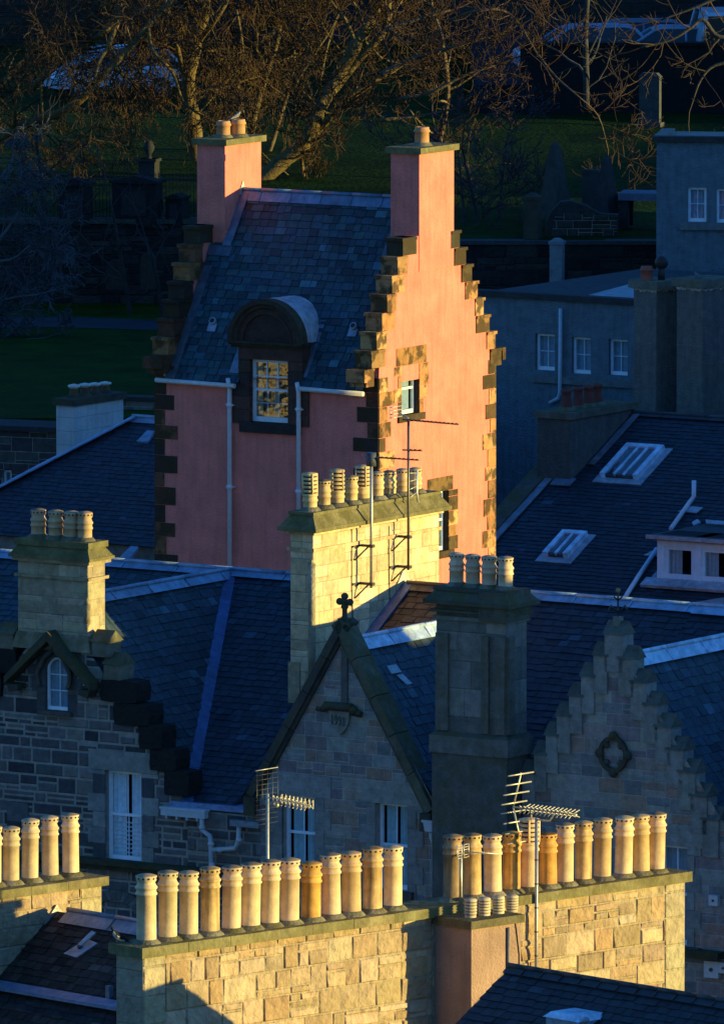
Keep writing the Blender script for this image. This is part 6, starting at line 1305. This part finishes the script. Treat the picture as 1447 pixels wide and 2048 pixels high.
# ------------------------------------------------------------------ kirkyard: retaining walls, railings, monuments, cars, lane wall
def kirkyard():
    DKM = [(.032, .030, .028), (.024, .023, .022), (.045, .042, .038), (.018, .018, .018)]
    # left terrace wall
    y = 290.0; zt = P(200, 447, y).z; z0 = GARZ - .3; x0, x1 = P(-60, 0, y).x, P(560, 0, y).x
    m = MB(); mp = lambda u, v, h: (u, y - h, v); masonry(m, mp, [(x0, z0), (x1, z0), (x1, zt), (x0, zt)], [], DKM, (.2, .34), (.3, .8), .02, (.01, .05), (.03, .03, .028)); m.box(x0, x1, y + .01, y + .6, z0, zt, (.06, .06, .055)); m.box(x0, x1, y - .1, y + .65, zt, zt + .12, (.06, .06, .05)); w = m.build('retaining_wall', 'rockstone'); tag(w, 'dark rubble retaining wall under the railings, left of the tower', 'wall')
    # railings
    t = thing('railings', 'black iron railings along the terrace, left of the tower chimney', 'railings', (0, 0, 0))
    y = 290.3; zt2 = P(250, 350, y).z; b = MB()
    for px in range(-40, 470, 7): x = P(px, 0, y).x; b.tube([(x, y, zt), (x, y, zt2)], .014, n=4, col=(.012, .012, .014)); b.tube([(x, y, zt2), (x, y, zt2 + .1)], .02, .002, n=4, col=(.012, .012, .014))
    b.build('bars', 'iron', t)
    for zz in (zt + .18, zt2 - .12): rr_ = MB(); rr_.box(P(-40, 0, y).x, P(470, 0, y).x, y - .025, y + .025, zz - .02, zz + .02, (.012, .012, .014)); rr_.build('rail', 'iron', t)
    def stone_thing(name, label, cat, px, py0, py1, wpx, kind, col, Y=None, grp=None):
        """a monument whose foot stands at picture height py0 on the lawn (or at depth Y)"""
        if Y is None:
            p = Pg(px, py0, 14.8 - 290 * .008, .008)
        else: p = P(px, py0, Y)
        d = p.y; top = P(px, py1, d).z; h = top - p.z; w = wpx * d / FPX; t = thing(name, label, cat, (p.x, p.y, p.z - .05), rad(R.uniform(-6, 6) - 14), grp); m = MB()
        if kind == 'obelisk':
            t.rotation_euler = (0, 0, rad(-40)); b_ = w * .5
            m2 = MB(); m2.box(-b_ * 1.25, b_ * 1.25, -b_ * 1.25, b_ * 1.25, 0, h * .10, col); m2.box(-b_ * 1.05, b_ * 1.05, -b_ * 1.05, b_ * 1.05, h * .10, h * .17, col); m2.build('plinth', 'stone', t)
            frustum(m, -b_ * .82, b_ * .82, -b_ * .82, b_ * .82, h * .17, 0, h * .93, -b_ * .55, col); frustum(m, -b_ * .27, b_ * .27, -b_ * .27, b_ * .27, h * .93, 0, h, -b_ * .24, col); m.build('shaft', 'stone', t)
        elif kind == 'slab':
            m.box(-w / 2, w / 2, -.11, .11, h * .1, h * .92, col); m.prism([(-w / 2 - .04, -.13, h * .92), (w / 2 + .04, -.13, h * .92), (w / 2 * .7, -.13, h), (-w / 2 * .7, -.13, h)], (0, .26, 0), col); m.build('slab', 'stone', t); m2 = MB(); m2.box(-w * .6, w * .6, -.2, .2, 0, h * .1, col); m2.build('plinth', 'stone', t)
        elif kind == 'head':
            pts = [(-w / 2, -.07, 0), (w / 2, -.07, 0), (w / 2, -.07, h * .75)] + [(w / 2 * math.cos(a * math.pi / 8), -.07, h * .75 + h * .25 * math.sin(a * math.pi / 8)) for a in range(1, 8)] + [(-w / 2, -.07, h * .75)]; m.prism(pts, (0, .14, 0), col); m.build('slab', 'stone', t)
        elif kind == 'pedestal':
            m.box(-w / 2, w / 2, -w / 2, w / 2, 0, h * .62, col); m.box(-w * .6, w * .6, -w * .6, w * .6, h * .56, h * .62, col); m.build('pedestal', 'stone', t); u = MB(); u.lathe([(w * .2, 0), (w * .12, h * .06), (w * .32, h * .18), (w * .34, h * .26), (w * .2, h * .3), (w * .26, h * .33), (w * .1, h * .38)], 14, (0, 0, h * .62), col); u.build('urn', 'stone', t)
        elif kind == 'mural':
            m.box(-w / 2, w / 2, -.3, .3, 0, h * .88, col); m.box(-w * .55, w * .55, -.38, .38, h * .88, h * .94, col); m.prism([(-w * .5, -.3, h * .94), (w * .5, -.3, h * .94), (0, -.3, h * 1.04)], (0, .6, 0), col); m.build('body', 'stone', t); u = MB(); u.box(-w * .28, w * .28, -.33, -.3, h * .22, h * .72, tuple(v * 1.6 for v in col)); u.build('panel', 'stone', t)
        elif kind == 'pillar':
            m.box(-w / 2, w / 2, -w / 2, w / 2, 0, h * .9, col); m.build('shaft', 'stone', t); u = MB(); u.box(-w * .58, w * .58, -w * .58, w * .58, h * .9, h * .95, col); frustum(u, -w * .5, w * .5, -w * .5, w * .5, h * .95, 0, h, -w * .3, col); u.build('cap', 'stone', t)
        elif kind == 'table':
            m.prism([(-w / 2, -.6, h * .72), (w / 2, -.6, h * .72), (w / 2, -.6, h * .9), (-w / 2, -.6, h * .9)], (0, 1.2, 0), (.12, .15, .2)); m.build('slab', 'stone', t)
            for sx in (-.4, .4):
                for sy in (-.45, .45): u = MB(); u.box(w * sx - .14, w * sx + .14, sy - .1, sy + .1, 0, h * .72, col); u.build('leg', 'stone', t)
        return t
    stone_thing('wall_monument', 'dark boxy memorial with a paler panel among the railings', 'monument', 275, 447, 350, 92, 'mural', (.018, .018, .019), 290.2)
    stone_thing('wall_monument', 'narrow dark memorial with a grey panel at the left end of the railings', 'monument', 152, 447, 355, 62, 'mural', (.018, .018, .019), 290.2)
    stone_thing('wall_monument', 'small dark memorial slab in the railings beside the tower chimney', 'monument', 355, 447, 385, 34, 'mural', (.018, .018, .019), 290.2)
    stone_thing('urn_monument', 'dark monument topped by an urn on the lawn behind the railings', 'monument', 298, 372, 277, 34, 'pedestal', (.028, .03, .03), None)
    stone_thing('headstone', 'pale round-topped headstone against the retaining wall, left of the bare bush', 'headstone', 126, 522, 487, 48, 'head', (.06, .075, .085), 289.2, 'headstones at the retaining wall')
    stone_thing('headstone', 'brownish leaning headstone against the retaining wall, farther from the tower', 'headstone', 231, 575, 515, 36, 'head', (.035, .032, .028), 288.5, 'headstones at the retaining wall')
    stone_thing('headstone', 'brownish headstone against the retaining wall, nearest the tower', 'headstone', 297, 575, 500, 30, 'head', (.04, .038, .03), 288.5, 'headstones at the retaining wall')
    # right of the tower
    y = 284.3; zt = P(1200, 489, y).z; x0, x1 = P(920, 0, y).x, P(1500, 0, y).x; m = MB(); masonry(m, lambda u, v, h: (u, y - h, v), [(x0, GARZ - 1), (x1, GARZ - 1), (x1, zt), (x0, zt)], [], DKM, (.3, .5), (.5, 1.0), .02, (.01, .04), (.035, .034, .033)); m.box(x0, x1, y + .01, y + .5, GARZ - 1, zt, (.06, .06, .055)); m.box(x0, x1, y - .08, y + .55, zt, zt + .1, (.05, .055, .06)); w = m.build('retaining_wall', 'rockstone'); tag(w, 'dark stone terrace wall below the obelisks, right of the tower', 'wall')
    y = 285.6; m = MB(); pts = [(1090, 490), (1236, 490), (1236, 430), (1200, 428), (1172, 412), (1140, 402), (1120, 404), (1100, 425), (1092, 445)]; p3 = [(P(a, b, y).x, y, P(a, b, y).z) for a, b in pts]; m.prism(p3, (0, .5, 0), (.045, .045, .04)); p2 = ccw([(a[0], a[2]) for a in p3]); masonry(m, lambda u, v, h: (u, y - .005 - h, v), [(P(1100, 0, y).x, P(0, 490, y).z), (P(1234, 0, y).x, P(0, 490, y).z), (P(1234, 0, y).x, P(0, 432, y).z), (P(1110, 0, y).x, P(0, 425, y).z)], [], [(.05, .05, .045), (.065, .062, .055), (.035, .035, .032)], (.15, .25), (.2, .5), .02, (.01, .05)); w = m.build('ruined_wall', 'rockstone'); tag(w, 'broken rubble wall with a humped top in front of the obelisks', 'wall')
    stone_thing('obelisk', 'tall dark obelisk monument, the left of two, behind the broken wall', 'monument', 1109, 432, 278, 56, 'obelisk', (.05, .052, .046), 287.5, 'obelisks in the kirkyard')
    stone_thing('obelisk', 'shorter sharp obelisk monument beside the flat table tomb', 'monument', 1212, 440, 305, 48, 'obelisk', (.04, .042, .042), 287.5, 'obelisks in the kirkyard')
    stone_thing('gravestone', 'broad grey upright gravestone between the two obelisks', 'headstone', 1182, 430, 335, 38, 'slab', (.05, .055, .052), 289.0)
    stone_thing('table_tomb', 'flat-topped table tomb with a bluish slab by the grey block', 'tomb', 1290, 450, 372, 100, 'table', (.03, .03, .03), 287.5)
    stone_thing('gravestone', 'squat brownish pillar gravestone left of the obelisks', 'headstone', 1064, 515, 382, 30, 'pillar', (.06, .052, .036), 284.9)
    stone_thing('gate_pier', 'pale blue-grey stone pier in front of the terrace wall', 'pillar', 1113, 595, 472, 26, 'pillar', (.19, .21, .23), 283.0)
    stone_thing('gravestone', 'tall pale upright gravestone alone on the dark lawn at top right', 'headstone', 1299, 252, 142, 42, 'slab', (.065, .07, .068), None)
    # lane wall at the back, right side; tall dark buildings beyond
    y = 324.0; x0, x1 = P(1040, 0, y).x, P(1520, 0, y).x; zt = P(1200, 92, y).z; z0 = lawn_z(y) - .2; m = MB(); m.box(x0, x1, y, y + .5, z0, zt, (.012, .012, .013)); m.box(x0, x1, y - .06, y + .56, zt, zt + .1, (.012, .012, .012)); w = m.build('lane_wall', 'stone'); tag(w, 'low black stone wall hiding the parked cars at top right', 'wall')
    K = Fr(700, 60, 352, 4); rk = house('kirk_building', K, 'dark stone building beyond the trees along the top of the picture', 'building'); m = MB(); hs = []
    for px in (40, 330, 560, 800, 1010, 1240): hs.append((K.f(px, 0)[0], K.f(px + 62, 0)[0], K.f(px, -10)[1], K.f(px, -190)[1]))
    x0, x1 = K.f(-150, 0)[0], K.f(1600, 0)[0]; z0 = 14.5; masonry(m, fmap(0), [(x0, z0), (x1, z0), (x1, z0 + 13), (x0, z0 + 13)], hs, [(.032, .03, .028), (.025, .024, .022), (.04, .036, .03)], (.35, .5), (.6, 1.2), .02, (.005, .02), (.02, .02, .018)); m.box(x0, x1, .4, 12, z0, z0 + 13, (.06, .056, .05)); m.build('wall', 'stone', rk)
    for h in hs: window(rk, fmap(0), *h, cols=3, rows=(3, 3), back=.2, room=False, col=(.2, .2, .2))
    r = MB(); slates(r, [(x0, -.3, z0 + 13), (x1, -.3, z0 + 13), (x1, 6, z0 + 18), (x0, 6, z0 + 18)], .4, (.5, .9)); slates(r, [(x1, 12.3, z0 + 13), (x0, 12.3, z0 + 13), (x0, 6, z0 + 18), (x1, 6, z0 + 18)], .4, (.5, .9)); r.build('roof', 'slate', rk)
    y = 325.0; t = thing('railings', 'thin dark railings along the lane at top right', 'railings', (0, 0, 0)); b = MB(); z0, z1 = P(0, 95, y).z, P(0, 32, y).z
    for px in range(1050, 1160, 7): b.tube([(P(px, 0, y).x, y, z0), (P(px, 0, y).x, y, z1)], .016, n=4, col=(.02, .02, .022))
    b.build('bars', 'iron', t); b = MB(); b.box(P(1048, 0, y).x, P(1162, 0, y).x, y - .02, y + .02, z1 - .1, z1 - .06, (.02, .02, .022)); b.build('rail', 'iron', t)
kirkyard()

# ------------------------------------------------------------------ cars
def car(label, x, y, z, yaw, col, van=False):
    t = thing('parked_car', label, 'car', (x, y, z), yaw, 'cars parked in the lane'); L, Wd = 4.1, 1.72
    # side profile (x, z) of the shell and its half width at each height
    lower = [(-2.0, .32), (-2.05, .6), (-1.95, .85), (-1.2, .95), (1.1, .95), (1.85, .82), (2.02, .6), (1.98, .32)] if not van else [(-2.1, .35), (-2.15, .7), (-2.1, 1.1), (-1.2, 1.15), (1.0, 1.15), (1.9, 1.0), (2.1, .7), (2.05, .35)]
    b = MB(); hw = Wd / 2; n = len(lower)
    A = [(px, -hw * (1 if .5 < pz < .9 else .96), pz) for px, pz in lower]; B = [(px, -q, pz) for (px, q, pz) in A]
    b.face(A, col); b.face(B[::-1], col)
    for i in range(n): b.face([A[i], B[i], B[(i + 1) % n], A[(i + 1) % n]], col)
    b.build('body', 'carpaint', t)
    zt = 1.48 if not van else 2.05; z0 = .94 if not van else 1.14; bx = [(-1.95, z0), (-1.55, zt - .06), (-1.2, zt), (.25, zt), (.55, zt - .08), (1.25, z0)] if not van else [(-2.12, z0), (-2.1, zt - .1), (-1.9, zt), (.6, zt), (.85, zt - .1), (1.4, z0)]
    g = MB(); hb, ht = hw * .96, hw * .76; pr = [(px, -(hb + (ht - hb) * (pz - z0) / (zt - z0)), pz) for px, pz in bx]; pl = [(a, -c, d) for a, c, d in pr]
    gc = (.012, .014, .02); g.face(pr, gc); g.face(pl[::-1], gc)
    for i in range(len(pr) - 1): g.face([pr[i], pl[i], pl[i + 1], pr[i + 1]], gc)
    g.build('windows', 'carpaint', t)
    r = MB()
    top = [(p[0], p[1] * 1.01, p[2] + .012) for p in pr]; tl = [(a, -c, d) for a, c, d in top]
    r.face([top[1], top[2], top[3], top[4], tl[4], tl[3], tl[2], tl[1]][:0] or [top[2], top[3], tl[3], tl[2]], col); r.face([top[1], top[2], tl[2], tl[1]], col); r.face([top[3], top[4], tl[4], tl[3]], col)
    for sd in (top, tl):
        for a, c in ((0, 1), (4, 5)): r.tube([sd[a], sd[c]], .05, n=5, col=col)
        r.tube([sd[1], sd[2], sd[3], sd[4]], .04, n=5, col=col)
        mx = -.45; r.tube([(mx, sd[0][1] * 1.0, z0), (mx, sd[2][1], zt)], .045, n=5, col=col)
        if van: r.face([sd[0], sd[1], sd[2], (-.3, sd[2][1], zt), (-.3, sd[0][1] * 1.01, z0)], col)
    r.build('roof', 'carpaint', t)
    for px in (-1.28, 1.3):
        for s_ in (-1, 1):
            w = MB(); y0 = s_ * (hw - .16); w.tube([(px, y0, .31), (px, s_ * (hw + .01), .31)], .31, n=18, col=(.012, .012, .013)); w.tube([(px, s_ * (hw - .05), .31), (px, s_ * (hw + .022), .31)], .19, n=14, col=(.22, .23, .25)); w.build('wheel', 'iron', t)
    for s_ in (-1, 1):
        h = MB(); h.ball((1.9, s_ * hw * .72, .7), .12, .2, .09, (.6, .6, .62), 10, 6); h.build('headlight', 'carpaint', t); h = MB(); h.ball((-1.98, s_ * hw * .78, .78), .06, .14, .14, (.25, .02, .02), 10, 6); h.build('tail_light', 'carpaint', t); h = MB(); h.ball((.85, s_ * (hw + .08), .98), .07, .1, .08, col, 8, 6); h.build('wing_mirror', 'carpaint', t)
    return t
LB = lawn_z(0)
_p = Pg(224, 196, 14.8 - 290 * .008, .008)
car('silver blue hatchback parked on the grass behind the left tree', _p.x, _p.y, lawn_z(_p.y) + .05, rad(200), (.42, .50, .60))
for px, Y, yaw, col, van, lab in ((1162, 328.5, 186, (.20, .28, .40), False, 'silver car mostly hidden behind the black lane wall, farthest left'), (1252, 330.5, 184, (.10, .14, .2), False, 'grey car showing only a sliver of roof behind the lane wall'), (1338, 328.0, 182, (.22, .30, .40), False, 'pale car seen through twigs behind the lane wall, left of the van'), (1440, 328.0, 95, (.35, .42, .5), True, 'white van at the top right corner')):
    p = P(px, 80, Y); car(lab, p.x, Y, lawn_z(Y) + .8, rad(yaw), col, van)

# ------------------------------------------------------------------ bare trees
def tree(label, limbs, seed, name='bare_tree', dens=1.0, col=(.105, .085, .045), tcol=(.066, .042, .022), droop=0.0, twr=.022, lens=1.0, grp='bare trees in the kirkyard', lev=3):
    """limbs: list of ([(px, py, depth)...], r0, r1); twigs branch off along every limb"""
    r = random.Random(seed); first = P(*limbs[0][0][0]); t = thing(name, label, 'tree' if name != 'bare_bush' else 'bush', (first.x, first.y, first.z), 0, grp); O = first
    tr = MB(); tw = MB(); cnt = [0]
    def smooth(pts, k=4):
        out = []
        for i in range(len(pts) - 1):
            p0 = pts[max(i - 1, 0)]; p1 = pts[i]; p2 = pts[i + 1]; p3 = pts[min(i + 2, len(pts) - 1)]
            for j in range(k):
                s = j / k; out.append(.5 * ((2 * p1) + (p2 - p0) * s + (2 * p0 - 5 * p1 + 4 * p2 - p3) * s * s + (3 * p1 - p0 - 3 * p2 + p3) * s ** 3))
        out.append(pts[-1]); return out
    def rv(a): return Vector((r.gauss(0, a), r.gauss(0, a), r.gauss(0, a)))
    def grow(p, d, L, rad_, lv):
        n = 5 if lv > 1 else 4; pts = [p]; d = d.normalized(); q = p.copy(); kids = []
        for i in range(n):
            d = (d + rv(.15) + Vector((0, 0, .10 - droop * (1.2 if lv < 3 else .6)))).normalized(); q = q + d * (L / n); pts.append(q.copy()); kids.append((q.copy(), d.copy()))
        (tr if rad_ > .03 else tw).tube(pts, rad_, max(rad_ * .45, .008), n=5 if rad_ > .03 else 3, col=jit(col if rad_ > .03 else tcol, .45, r), cap=False); cnt[0] += 1
        if lv > 0:
            m = int({3: 4.2, 2: 4.0, 1: 2.6}[min(lv, 3)] * dens + r.random())
            for i in range(m):
                k = r.randrange(0 if lv < 3 else 1, n); qq, dd = kids[k]; side = rv(1.0); side = (side - dd * side.dot(dd)).normalized(); nd = dd * r.uniform(.5, .9) + side * r.uniform(.5, .9)
                grow(qq, nd, L * r.uniform(.42, .7), max(rad_ * r.uniform(.4, .6), twr * .55), lv - 1)
    for pts, r0, r1 in limbs:
        w = smooth([P(*a) - O for a in pts]); tr.tube(w, r0, r1, n=9, col=jit(col, .1, r), rs=[(r0 + (r1 - r0) * (i / (len(w) - 1)) ** .8) * r.uniform(.9, 1.12) for i in range(len(w))])
        Lt = sum((w[i + 1] - w[i]).length for i in range(len(w) - 1)); nb = int(Lt * 1.15 * dens) + 2
        for i in range(nb):
            k = min(len(w) - 2, int((.18 + .82 * r.random()) * (len(w) - 1))); d = (w[k + 1] - w[k]).normalized(); side = rv(1); side = (side - d * side.dot(d)).normalized(); rr_ = r0 + (r1 - r0) * k / (len(w) - 1)
            grow(w[k], d * r.uniform(.2, .9) + side, lens * r.uniform(1.0, 2.4), min(rr_ * .5, r.uniform(.025, .05)), lev)
        grow(w[-1], w[-1] - w[-2], lens * 1.8, max(r1 * .9, .02), lev)
    a = tr.build('trunk', 'bark', t); b = tw.build('crown', 'twig', t); return cnt[0]
TWN = []
GB = (.125, .09, .036)
TWN.append(tree('old spreading tree with mossy boughs reaching across the top left corner', [([(-70, 330, 305), (30, 258, 304), (140, 216, 303), (225, 132, 303), (300, 48, 304), (352, -10, 305)], .16, .07), ([(-60, 215, 306), (0, 170, 306), (35, 138, 306)], .14, .06), ([(60, 180, 305), (122, 120, 305), (165, 95, 305), (205, 68, 304), (235, 30, 305), (252, -15, 306)], .12, .08), ([(205, 72, 304), (240, 30, 304), (214, 98, 303)], .09, .07), ([(30, 258, 304), (32, 200, 303), (40, 150, 303)], .06, .03), ([(85, 240, 303), (82, 170, 303), (75, 70, 303)], .045, .02), ([(296, 50, 304), (305, 100, 303), (345, 145, 303), (365, 200, 303), (392, 225, 303)], .06, .03)], 3, dens=1.25, col=GB, droop=.16))
TWN.append(tree('mossy upright tree with hanging twigs behind the left tower chimney', [([(398, 380, 308), (388, 262, 308), (376, 170, 308), (392, 90, 308), (408, 20, 308), (412, -40, 308)], .24, .15), ([(376, 170, 308), (350, 80, 308), (330, 0, 309), (320, -40, 309)], .10, .06), ([(395, 85, 308), (430, 40, 307), (462, -10, 307)], .10, .06), ([(472, 20, 306), (482, 70, 306), (490, 140, 306)], .05, .03)], 5, dens=1.3, col=GB, droop=.30))
TWN.append(tree('pale many-stemmed tree standing behind the tower ridge', [([(500, 400, 312), (486, 250, 312), (470, 150, 312), (455, 60, 312)], .13, .05), ([(497, 300, 312), (508, 230, 311), (530, 155, 311), (552, 90, 311), (560, 35, 311), (556, -20, 311)], .12, .06), ([(533, 320, 311), (560, 235, 311), (582, 160, 311), (588, 105, 311), (578, 75, 311)], .08, .03), ([(530, 130, 311), (510, 90, 311), (525, 40, 311)], .06, .03), ([(582, 180, 311), (620, 120, 311), (660, 60, 311), (680, 20, 311)], .06, .03), ([(640, 160, 312), (655, 90, 312), (672, 40, 312)], .05, .02)], 8, dens=1.3, col=(.11, .085, .045)))
TWN.append(tree('big leaning tree with a sunlit slanting trunk between the tower chimneys', [([(505, 380, 302), (560, 325, 302), (610, 285, 302), (640, 215, 302), (680, 150, 303), (712, 90, 303), (748, 30, 304), (765, -30, 304)], .26, .15), ([(668, 180, 303), (720, 115, 303), (772, 55, 303), (775, -20, 304)], .13, .08), ([(600, 290, 302), (640, 260, 302), (700, 190, 301), (790, 140, 301)], .10, .05), ([(712, 95, 303), (690, 40, 303), (650, -10, 303)], .08, .04), ([(610, 420, 303), (604, 330, 303), (590, 250, 303)], .09, .03)], 13, dens=1.25, col=GB))
TWN.append(tree('dense brown-twigged tree crown right of the tower chimney', [([(760, 150, 300), (820, 120, 300), (900, 95, 299), (970, 75, 299)], .09, .03), ([(770, 60, 301), (830, 40, 301), (900, 20, 301)], .08, .03), ([(790, 200, 300), (860, 185, 299), (930, 150, 299), (990, 130, 299)], .07, .03), ([(760, 240, 300), (850, 230, 300), (920, 215, 299)], .06, .02), ([(860, 360, 303), (880, 270, 302), (895, 180, 301), (880, 60, 301)], .12, .05), ([(900, 40, 300), (960, 20, 299), (1020, 30, 299), (1072, 105, 298), (1112, 155, 297), (1152, 190, 296), (1195, 232, 296), (1215, 300, 296)], .05, .015)], 21, dens=.95, col=(.12, .085, .05), tcol=(.06, .038, .025)))
TWN.append(tree('slim dark tree in front of the parked cars at top right', [([(1172, 215, 317), (1171, 130, 317), (1170, 60, 317), (1175, -20, 317)], .10, .07), ([(1171, 120, 317), (1185, 90, 317), (1200, 60, 317)], .04, .02)], 31, dens=.6, col=(.05, .05, .05), tcol=(.05, .045, .04), lev=2))
TWN.append(tree('overhanging bough with forked twigs at the top right edge', [([(1520, 60, 298), (1440, 75, 298), (1405, 40, 298), (1380, 55, 298), (1340, 80, 298), (1280, 95, 298)], .08, .03), ([(1500, 120, 298), (1430, 130, 298), (1400, 160, 298), (1385, 200, 298)], .06, .02), ([(1460, -20, 299), (1400, 10, 299), (1320, 40, 299)], .07, .02)], 37, dens=.55, col=(.07, .06, .045), tcol=(.055, .042, .033)))
TWN.append(tree('grey bare bush hanging over the lower garden at the left edge', [([(-60, 560, 282), (0, 480, 281), (40, 420, 281)], .06, .03), ([(-50, 520, 282), (20, 520, 281), (60, 490, 281)], .06, .02), ([(-60, 640, 281), (10, 600, 281), (70, 590, 280)], .06, .02), ([(-60, 420, 282), (-10, 370, 281), (20, 330, 281)], .05, .02), ([(-60, 700, 281), (0, 690, 280), (50, 680, 280)], .05, .02)], 41, name='bare_bush', dens=1.45, lens=.55, col=(.09, .10, .11), tcol=(.066, .074, .086), grp=None, droop=.14))
TWN.append(tree('dark thicket of bare stems close right of the tower', [([(960, 520, 290), (950, 420, 290), (930, 330, 290)], .07, .03), ([(990, 520, 290), (1000, 400, 290), (1010, 300, 290)], .05, .02), ([(930, 520, 289), (925, 400, 289), (915, 300, 289)], .06, .02)], 43, name='bare_bush', dens=1.1, lens=.7, col=(.04, .04, .045), tcol=(.045, .04, .045), grp=None))
TWN.append(tree('thin leafless saplings against the retaining wall left of the tower', [([(262, 640, 287), (250, 560, 287), (236, 480, 287), (225, 420, 287)], .07, .03), ([(325, 640, 287), (315, 560, 287), (300, 500, 287)], .06, .03), ([(95, 560, 287.5), (90, 450, 287.5), (80, 340, 287.5)], .10, .05)], 47, dens=.7, col=(.03, .03, .03), tcol=(.04, .035, .035), lev=2))
print('TWIGS', TWN)

# ------------------------------------------------------------------ unseen tenements added outside the frame, shaped for their shadows and one reflection
def tenement(label, x, y, az, L, D, h, rise, pal=((.24, .2, .15), (.2, .17, .13)), seed=1):
    t = thing('unseen_tenement', label, 'building', (x, y, 0), rad(az), 'unseen tenements added for shade and reflection'); m = MB(); F = fmap(0); hs = []
    nw = max(1, int(L / 3)); fl = int((h - 1) / 3.4)
    for i in range(nw):
        for j in range(fl): u = L * (i + .5) / nw; hs.append((u - .5, u + .5, 1 + j * 3.4, 2.9 + j * 3.4))
    base_wall(m, F, [(0, 0), (L, 0), (L, h), (0, h)], hs, pal[0], .25); m.face([(0, 0, 0), (0, 0, h), (0, D / 2, h + rise), (0, D, h), (0, D, 0)], pal[1]); m.face([(L, 0, 0), (L, D, 0), (L, D, h), (L, D / 2, h + rise), (L, 0, h)], pal[1]); m.face([(0, D, 0), (0, D, h), (L, D, h), (L, D, 0)], pal[0]); m.build('wall', 'stone', t)
    g = MB()
    for a in hs: g.face([(a[0], .2, a[2]), (a[1], .2, a[2]), (a[1], .2, a[3]), (a[0], .2, a[3])], (.03, .035, .04))
    g.build('window_glazing', 'carpaint', t)
    r = MB(); slates(r, [(-.1, -.3, h), (L + .1, -.3, h), (L + .1, D / 2, h + rise), (-.1, D / 2, h + rise)], .6, (.8, 1.2)); slates(r, [(L + .1, D + .3, h), (-.1, D + .3, h), (-.1, D / 2, h + rise), (L + .1, D / 2, h + rise)], .6, (.8, 1.2)); r.build('roof', 'slate', t)
tenement('unseen stone tenement added beyond the right edge to shade the middle row', 15.65, 206.4, -101, 15, 9, 14.0, 2.6)
tenement('unseen narrow wing added beyond the right edge to close a gap of sun', 16.06, 208.5, -101, 2.1, 9, 13.0, 2.05)
tenement('unseen long tenement added beyond the right edge to shade the skylight house', 29.1, 288.3, -101, 46.8, 10, 17.6, 3.6)
tenement('unseen stone tenement added beyond the right edge to shade the kirkyard', 34.6, 318.5, -101, 27, 12, 13.9, 3.6)
tenement('unseen highest tenement added beyond the right edge to shade the lane wall', 44.8, 370.6, -101, 56, 12, 20, 4.5)
tenement('unseen tall tenement added beyond the left edge for its reflection in the dormer', -75, 192, 80, 34, 12, 19, 4, ((.40, .32, .2), (.36, .29, .18)))
